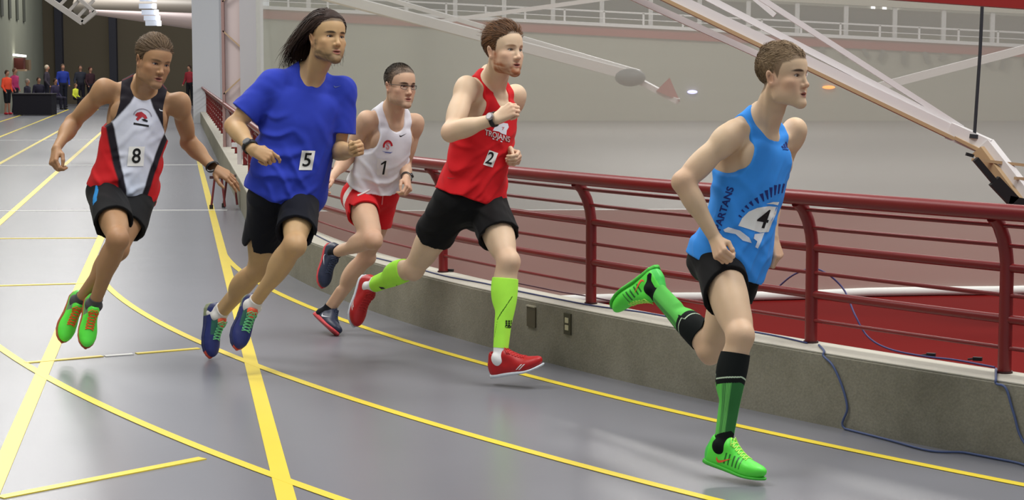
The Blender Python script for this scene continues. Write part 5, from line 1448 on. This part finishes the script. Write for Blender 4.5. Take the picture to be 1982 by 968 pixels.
# ------------------------------------------------------------------ prints, number bibs, watches, glasses
def onto(sf, name, VF, c, ax, ay, m, lift=0.0015, parent=None):
    """flat print VF (u, v) pressed onto the cloth: c is where its origin is seen, ax / ay its two directions as seen"""
    V, F = VF; vs = []; last = None
    for u, v in V:
        px, py = c[0] + u * ax[0] + v * ay[0], c[1] + u * ax[1] + v * ay[1]
        d = ray(px, py); h = sf.bv.ray_cast(Vector(EYE), Vector(d))
        if h[0] is None:
            q = last if last is not None else at(px, py, 9.0); h = sf.bv.find_nearest(Vector(EYE + d * np.linalg.norm(q - EYE)))
        q = np.array(h[0]); n = np.array(h[1]); last = q
        if n @ d > 0: n = -n
        vs.append(q + n * lift * 0.6 - d * lift * 0.6)
    b = MB().add(vs, [f[::-1] for f in F], True)
    return b.build(name, m, parent or sf.o)
def px_poly(pts, o, s): return [(o[0] + x * s, o[1] + y * s) for x, y in pts]
def print_px(sf, name, pts, m, lift=0.0015, step=4.0, parent=None):
    return onto(sf, name, fine_polygon(pts, step), (0, 0), (1, 0), (0, 1), m, lift, parent)
def text_px(sf, name, txt, c, ax, ay, m, lift=0.0015, step=0.12, bold=0.0, space=1.0, parent=None):
    """ax, ay: picture vectors of one em to the right and up"""
    return onto(sf, name, text_polygon(txt, 1.0, step, bold, 0.0, space), c, ax, ay, m, lift, parent)
P_BLACK = mat('print_black', (20, 20, 22), 0.6, 0.3); P_NAVY = mat('print_navy', (26, 44, 116), 0.6, 0.3); P_WHITE = mat('print_white', (226, 230, 238), 0.6, 0.3)
P_RED = mat('print_red', (190, 34, 46), 0.6, 0.3); P_PAPER = mat('bib_paper', (234, 234, 230), 0.7, 0.3); P_GREY = mat('print_grey', (96, 110, 170), 0.6, 0.3)
if '4' in ONLY:
    sf = b4.sf; o, s = (1340, 230), 0.279
    print_px(sf, 'sun_print', px_poly([(318, 742), (345, 690), (390, 645), (450, 618), (530, 606), (590, 612), (580, 660), (552, 720), (528, 785), (470, 790), (400, 768)], o, s), P_PAPER, 0.0016)
    print_px(sf, 'crescent_print', px_poly([(512, 590), (560, 577), (602, 578), (592, 600), (560, 592)], o, s), P_PAPER, 0.0016)
    print_px(sf, 'plume_print', px_poly([(215, 770), (250, 752), (330, 775), (395, 825), (412, 862), (350, 845), (300, 800), (225, 785)], o, s), P_WHITE, 0.0016)
    print_px(sf, 'plume_print', px_poly([(432, 800), (500, 790), (478, 850), (455, 900), (436, 890), (450, 850), (425, 830)], o, s), P_WHITE, 0.0016)
    for (tx, ty, bx, by, wt, wb) in ((636, 450, 622, 515, 12, 8), (606, 454, 597, 520, 13, 8), (577, 460, 573, 530, 17, 7), (545, 476, 548, 545, 19, 7), (512, 496, 525, 560, 21, 7), (478, 520, 496, 573, 22, 7), (440, 550, 460, 587, 22, 8), (400, 576, 422, 603, 20, 8), (368, 604, 392, 624, 16, 7), (342, 632, 362, 648, 12, 6), (322, 670, 342, 683, 10, 6)):
        d = unit(np.array([bx - tx, by - ty])); nn = np.array([-d[1], d[0]]); t_, b_ = np.array([tx, ty]), np.array([bx, by])
        print_px(sf, 'ray_print', px_poly([t_ - nn * wt * 0.6, t_ + nn * wt * 0.6, b_ + nn * wb * 0.5, b_ - nn * wb * 0.5], o, s), P_NAVY, 0.0015)
    text_px(sf, 'side_lettering', 'SPARTANS', (1340 + 216 * s, 230 + 640 * s), np.array([0.305, -0.952]) * 20.5, np.array([-0.952, -0.305]) * 19, P_NAVY, 0.0016, bold=0.022)
    text_px(sf, 'bib_digit', '4', (1340 + 492 * s, 230 + 700 * s), np.array([44.0, 8.0]), np.array([17.0, -50.0]), P_BLACK, 0.0028, bold=0.012)
    for i in range(3):
        x = 652 + i * 15; hh = 18 + i * 14
        print_px(sf, 'brand_bar', px_poly([(x - 2, 203), (x + 10, 203), (x + 2 + i * 2 - hh * 0.25, 203 - hh), (x - 8 + i * 2 - hh * 0.25 + 1, 203 - hh + 7)], (o[0] - 7, o[1]), s), P_NAVY, 0.0016, 3.0)
    text_px(sf, 'brand_word', 'adidas', (1333 + 672 * s, 230 + 212 * s), np.array([4.6, 0.6]), np.array([0.4, -4.6]), P_NAVY, 0.0016, 0.3, 0.03)
if '2' in ONLY:
    sf = b2.sf; o, s = (900, 180), 0.1652
    print_px(sf, 'number_bib', px_poly([(283, 668), (387, 705), (322, 872), (212, 840)], o, s), P_PAPER, 0.0025)
    text_px(sf, 'bib_digit', '2', (900 + 290 * s, 180 + 770 * s), np.array([27.0, 6.0]), np.array([11.0, -32.0]), P_BLACK, 0.0040, bold=0.012)
    print_px(sf, 'helmet_print', px_poly([(325, 440), (350, 395), (400, 370), (450, 350), (500, 358), (512, 400), (488, 440), (482, 492), (430, 475), (395, 452)], o, s), P_WHITE, 0.0016, 3)
    print_px(sf, 'helmet_slot', px_poly([(425, 398), (462, 400), (440, 436), (432, 436), (442, 410)], o, s), mat('print_rose', (196, 120, 124), 0.6), 0.0022, 3)
    text_px(sf, 'team_lettering', 'TROJANS', (900 + 380 * s, 180 + 505 * s), np.array([11.6, 3.6]), np.array([1.2, -15.0]), mat('print_pale', (228, 196, 196), 0.6), 0.0021, 0.15, 0.02)
    text_px(sf, 'lettering_outline', 'TROJANS', (900 + 380 * s, 180 + 505 * s), np.array([11.6, 3.6]), np.array([1.2, -15.0]), P_BLACK, 0.0016, 0.15, 0.06)  # black printed outline behind the team lettering
    for (x, y) in ((322, 535), (362, 548), (415, 566)): print_px(sf, 'small_mark', px_poly([(x, y - 7), (x + 22, y), (x + 20, y + 12), (x - 2, y + 4)], o, s), P_WHITE, 0.0016, 3)
    onto(sf, 'brand_mark', fine_polygon(SWOOSH, 0.4), (875, 345), (9, 1.5), (0, -5), mat('print_dullred', (150, 60, 60), 0.6), 0.0016)
    sk = Surface(b2.sk[('calf_sleeve', 'L')]); o, s = (930, 540), 0.2273
    for i in range(3):
        for j in range(3):
            x, y = 214 + i * 22, 352 + j * 17
            print_px(sk, 'sleeve_mark', px_poly([(x, y), (x + 16, y + 2), (x + 14, y + 15), (x - 2, y + 13)], o, s), P_BLACK, 0.0014, 3)
    text_px(sk, 'sleeve_word', 'CEP', (930 + 236 * s, 540 + 409 * s), np.array([7.2, 1.0]), np.array([0.6, -5.6]), P_BLACK, 0.0014, 0.3, 0.05)
    sk = Surface(b2.sk[('calf_sleeve', 'R')])
    print_px(sk, 'sleeve_mark', [(733, 555), (742, 556), (746, 559), (738, 560)], P_BLACK, 0.0014, 3)
    wrist_watch(b2, 'R', b2.root, 'wrist_watch', (24, 24, 26), (214, 212, 216), 0.021, 0.022, 0.012)
if '5' in ONLY:
    sf = b5.sf; o, s = (360, 0), 0.372
    print_px(sf, 'number_bib', px_poly([(603, 783), (672, 785), (655, 885), (586, 885)], o, s), P_PAPER, 0.0025)
    text_px(sf, 'bib_digit', '5', (360 + 630 * s, 835 * s), np.array([36.0, 0.5]), np.array([7.0, -37.0]), P_BLACK, 0.0040, bold=0.012)
    onto(sf, 'brand_mark', fine_polygon(SWOOSH, 0.4), (653, 168), (7, 1), (0, -7), P_GREY, 0.0016)
    wrist_watch(b5, 'R', b5.root, 'wrist_watch', (28, 28, 30), (44, 46, 50), 0.023, 0.030, 0.022)
if '1' in ONLY:
    sf = b1.sf; o, s = (600, 110), 0.2995
    print_px(sf, 'number_bib', px_poly([(436, 655), (508, 668), (502, 772), (430, 762)], o, s), mat('bib_pale', (228, 228, 230), 0.7), 0.0022)
    print_px(sf, 'bib_digit', px_poly([(466, 760), (480, 688), (458, 700), (460, 688), (484, 672), (494, 672), (479, 760)], o, s), P_BLACK, 0.0036, 3)
    ring = lambda a0, a1, r0, r1: [(r1 * math.cos(t), r1 * 1.25 * math.sin(t)) for t in np.linspace(a0, a1, 14)] + [(r0 * math.cos(t), r0 * 1.25 * math.sin(t)) for t in np.linspace(a1, a0, 14)]
    onto(sf, 'crest_print', fine_polygon(ring(0.1, 3.5, 0.62, 1.0), 0.5), (750.5, 283), (9.5, 1), (0.8, -9.5), P_RED, 0.0016)
    text_px(sf, 'crest_letter', 'S', (750.5, 283), np.array([15.0, 1.0]), np.array([1.0, -20.0]), mat('print_rose2', (206, 130, 138), 0.6), 0.0020, 0.2, 0.03)
    onto(sf, 'crest_foot', fine_polygon([(-1, -0.9), (-0.3, -1.2), (0.6, -1.2), (1, -0.9), (0.6, -1.0), (-0.5, -1.0)], 0.5), (750.5, 283), (10.5, 1), (0.8, -11), P_GREY, 0.0016)
    onto(sf, 'brand_mark', fine_polygon(SWOOSH, 0.4), (780, 262), (7, -1), (0, -7), P_BLACK, 0.0016)
    so = Surface(b1.shorts)
    def over(pts, r, name, m):
        out = []
        for px, py in pts:
            d = ray(px, py); h = so.bv.ray_cast(Vector(EYE), Vector(d)); q = np.array(h[0]) if h[0] is not None else at(px, py, b1.P[1] - 0.14)
            out.append(q - d * 0.006)
        return MB().tube(smooth_path(out), r, 6).build(name, m, so.o)
    over([(730, 360), (718, 366), (706, 373), (692, 379)], 0.006, 'drawstring', mat('cord_white', (226, 216, 212), 0.8))
    over([(743, 363), (741, 378), (739, 396)], 0.004, 'piping', mat('cord_rose', (220, 140, 140), 0.8))
    wrist_watch(b1, 'L', b1.root, 'wrist_watch', (34, 32, 30), (40, 40, 44), 0.016, 0.016, 0.010)
    # glasses
    kh = b1.kh; G = lambda x, y, z: b1.HC + b1.HM @ (np.array([x, y, z]) * kh)
    gl = MB(); ln = MB()
    for sg in (-1, 1):
        ring_ = [G(sg * (0.033 + 0.0225 * math.cos(t)), 0.0990 - 0.006 * abs(math.cos(t)) - (0.006 if math.cos(t) > 0 else 0) * abs(math.cos(t)), -0.004 + 0.0125 * math.sin(t)) for t in np.linspace(0, 2 * math.pi, 19)]
        gl.tube(ring_, 0.0013 * kh, 6, False)
        gl.tube([G(sg * (0.012 + 0.043 * t), 0.0995 - 0.013 * t * t, 0.0065 + 0.002 * (1 - t)) for t in np.linspace(0, 1, 6)], 0.0024 * kh, 6)
        gl.tube([G(sg * 0.056, 0.087, 0.006), G(sg * 0.072, 0.060, 0.006), G(sg * 0.0785, 0.010, 0.006), G(sg * 0.080, -0.012, 0.000), G(sg * 0.078, -0.024, -0.016)], 0.0019 * kh, 6)
        ln.add([G(sg * 0.033, 0.0965, -0.004)] + ring_[:-1], [(0, i + 1, (i + 1) % 18 + 1) for i in range(18)], True)
    gl.tube([G(-0.012, 0.0995, 0.004), G(0, 0.1010, 0.006), G(0.012, 0.0995, 0.004)], 0.0018 * kh, 6)
    go = gl.build('glasses', mat('frame_black', (26, 24, 24), 0.35, 0.5), b1.root)
    lm, n_, l_, pb = new_mat('lens_glass')
    tr_ = n_.new('ShaderNodeBsdfTransparent'); gl_ = n_.new('ShaderNodeBsdfGlossy'); mx_ = n_.new('ShaderNodeMixShader'); gl_.inputs['Roughness'].default_value = 0.05; mx_.inputs['Fac'].default_value = 0.10
    tr_.inputs['Color'].default_value = (0.86, 0.87, 0.88, 1)
    l_.new(tr_.outputs[0], mx_.inputs[1]); l_.new(gl_.outputs[0], mx_.inputs[2]); l_.new(mx_.outputs[0], n_['Material Output'].inputs['Surface'])
    ln.build('lens', lm, go)
if '8' in ONLY:
    sf = b8.sf; o, s = (60, 40), 0.372
    print_px(sf, 'number_bib', px_poly([(510, 655), (592, 655), (585, 757), (500, 757)], o, s), P_PAPER, 0.0025)
    text_px(sf, 'bib_digit', '8', (60 + 548 * s, 40 + 707 * s), np.array([36.0, 0.5]), np.array([3.0, -40.0]), P_BLACK, 0.0040, bold=0.012)
    arc = lambda a0, a1, r0, r1, n=16: [(r1 * math.cos(t), r1 * math.sin(t)) for t in np.linspace(a0, a1, n)] + [(r0 * math.cos(t), r0 * math.sin(t)) for t in np.linspace(a1, a0, n)]
    onto(sf, 'crest_ring', fine_polygon(arc(0.15, 3.0, 0.90, 1.0), 0.5), (60 + 580 * s, 40 + 500 * s), (18.5, 2), (1, -16), mat('print_mist', (150, 146, 158), 0.6), 0.0016)
    print_px(sf, 'crest_horse', px_poly([(540, 492), (552, 478), (575, 474), (598, 492), (606, 508), (592, 512), (580, 500), (566, 510), (556, 522), (545, 512), (556, 500)], o, s), mat('print_crimson', (168, 36, 48), 0.6), 0.0018, 3)
    print_px(sf, 'crest_horse', px_poly([(574, 512), (592, 512), (608, 520), (606, 528), (586, 522)], o, s), P_BLACK, 0.0018, 3)
    print_px(sf, 'crest_bar', px_poly([(534, 530), (614, 544), (612, 553), (533, 540)], o, s), P_BLACK, 0.0016, 3)
    onto(sf, 'brand_mark', fine_polygon(SWOOSH, 0.4), (60 + 688 * s, 40 + 470 * s), (8, 3), (1, -6), P_WHITE, 0.0016)
    wrist_watch(b8, 'L', b8.root, 'wrist_band', (30, 28, 28), None, 0.02, 0.014, 0.006)
# ------------------------------------------------------------------ onlookers at the far end
def onlooker(px, foot, height, face, top, legs, hair, label, seated=False, bare=False, lean=0.0):
    p0 = ground(px, foot); k = height / 1.75; yaw = math.radians(face); f = np.array([math.sin(yaw), -math.cos(yaw), 0]); r = np.array([f[1], -f[0], 0]) * 1.0
    r = unit(np.cross(f, (0, 0, 1))); u = np.array([0, 0, 1.0]); M = np.stack([r, f, u], 1)
    X = lambda x, y, z: p0 + k * (x * r + y * f + z * u)
    hip = 0.50 if seated else 0.92
    A = lambda x, y, z: X(x, y + lean * (z - 0.0), hip + z)
    sk = Group(0.03); tp = Group(0.04); lg = Group(0.03); hr = Group(0.02)
    hc = A(0, 0.02, 0.70); sk.ell(hc, M, np.array([0.076, 0.095, 0.115]) * k); sk.cone(A(0, 0.0, 0.50), A(0, 0.01, 0.62), 0.055 * k, 0.052 * k)
    sk.ell(hc + f * 0.095 * k - u * 0.02 * k, M, np.array([0.015, 0.022, 0.02]) * k, 0.01)
    hr.ell(hc - f * 0.012 * k + u * 0.022 * k, M, np.array([0.083, 0.098, 0.108]) * k); hr.cut(ell(hc + f * 0.085 * k - u * 0.035 * k, M, np.array([0.075, 0.08, 0.095]) * k), 0.01)
    tp.ell(A(0, 0, 0.34), M, np.array([0.18, 0.12, 0.22]) * k); tp.cone(A(0, 0, 0.1), A(0, 0, 0.30), 0.12 * k, 0.12 * k, r, 1.3); tp.cone(A(-0.15, 0, 0.46), A(0.15, 0, 0.46), 0.06 * k, 0.06 * k)
    for sg in (-1, 1):
        sh = A(sg * 0.19, 0, 0.45); el = A(sg * 0.25, -0.03 + 0.03 * sg, 0.18); wr = A(sg * 0.20, 0.16, 0.02) if seated else A(sg * 0.24, 0.10 + 0.06 * sg, -0.02)
        tp.cone(sh, el, 0.06 * k, 0.05 * k); tp.cone(el, wr, 0.05 * k, 0.038 * k); sk.ell(wr + (wr - el) * 0.18, M, np.array([0.035, 0.04, 0.05]) * k)
        hp = X(sg * 0.09, 0, hip); kn = X(sg * 0.11, 0.42, 0.48) if seated else X(sg * 0.10, 0.03 * sg, 0.49); an = X(sg * 0.11, 0.40, 0.08) if seated else X(sg * 0.11, -0.02, 0.08)
        lg.cone(hp, kn, 0.095 * k, 0.07 * k)
        (sk if bare else lg).cone(kn, an, 0.055 * k if bare else 0.066 * k, 0.04 * k if bare else 0.055 * k)
        sf_ = Group(0.02); sf_.ell(an + f * 0.05 * k - u * 0.035 * k, M, np.array([0.05, 0.13, 0.048]) * k); setattr(lg, 'shoe%d' % sg, sf_)
    lg.ell(X(0, 0, hip + 0.03), M, np.array([0.165, 0.115, 0.13]) * k)
    o = thing('person', label, 'person', p0, 'onlookers at the far end of the hall')
    for g, nm, rgb, ro in ((sk, 'body', (176, 130, 108), 0.6), (tp, 'jacket', top, 0.8), (lg, 'trousers' if not bare else 'shorts', legs, 0.8), (hr, 'hair', hair, 0.7)):
        g.bound(); lo = g.c - g.R - 0.02; hi = g.c + g.R + 0.02
        V, F = polygonise(g, lo, hi, 0.030 if nm != 'hair' else 0.02)
        link(nm, mesh_np(nm, V, F), mat('crowd_%d_%d_%d' % tuple(rgb), rgb, ro, 0.2), o)
    for sg in (-1, 1):
        g = getattr(lg, 'shoe%d' % sg); g.bound(); V, F = polygonise(g, g.c - g.R, g.c + g.R, 0.02)
        link('shoe', mesh_np('shoe', V, F), mat('crowd_shoe' if not bare else 'crowd_red_shoe', (40, 38, 40) if not bare else (190, 44, 56), 0.6), o)
    return o
if True:
    DK = (36, 34, 44); BR = (60, 46, 38)
    for a in ((15, 222, 1.55, 60, (236, 84, 56), (30, 30, 36), (70, 50, 40), 'child in orange vest and black shorts standing by the left wall', False, True),
              (30, 219, 1.62, 70, (184, 60, 110), DK, (110, 86, 70), 'onlooker in magenta top behind the child in orange'),
              (54, 216, 1.60, 80, (46, 44, 58), DK, (150, 136, 126), 'grey-haired onlooker in dark jacket seated behind the black-covered table', True),
              (76, 212, 1.66, 40, (40, 38, 54), (34, 32, 38), BR, 'onlooker all in dark clothes seated at the right of the covered table', True),
              (92, 209, 1.74, 90, (62, 56, 66), (36, 36, 48), (196, 180, 160), 'fair-haired onlooker in charcoal jacket standing left of the blue jacket'),
              (123, 208, 1.78, 30, (40, 58, 146), (30, 32, 44), (90, 72, 60), 'onlooker in blue jacket standing before the dark end wall'),
              (108, 212, 1.60, 60, (56, 50, 76), (44, 42, 56), BR, 'onlooker in purple-grey top seated in front of the blue jacket', True),
              (147, 208, 1.30, 70, (214, 222, 70), (40, 40, 44), (110, 84, 60), 'smaller onlooker in bright yellow-green jacket', True),
              (157, 205, 1.74, 20, (54, 56, 66), DK, (84, 70, 60), 'onlooker in slate grey jacket right of the yellow-green jacket'),
              (176, 205, 1.66, 50, (62, 40, 46), DK, (74, 44, 40), 'onlooker in dark maroon top farthest right of the left group'),
              (368, 204, 1.74, -30, (150, 48, 58), (30, 30, 34), BR, 'onlooker in red top and black trousers by the far end of the railing')):
        onlooker(*a)
    p = ground(68, 223); tb = thing('covered_table', 'long table under a black cover in front of the seated onlookers', 'table', p)
    MB().box(p + np.array([0.0, 0, 0.37]), (0.66, 0, 0), (0, 0.35, 0), (0, 0, 0.35)).build('cover', mat('cover_black', (34, 33, 40), 0.85, 0.2), tb)
    MB().box(p + np.array([0.0, 0, 0.735]), (0.69, 0, 0), (0, 0.38, 0), (0, 0, 0.015)).build('table_top', mat('table_dark', (60, 56, 60), 0.6), tb)
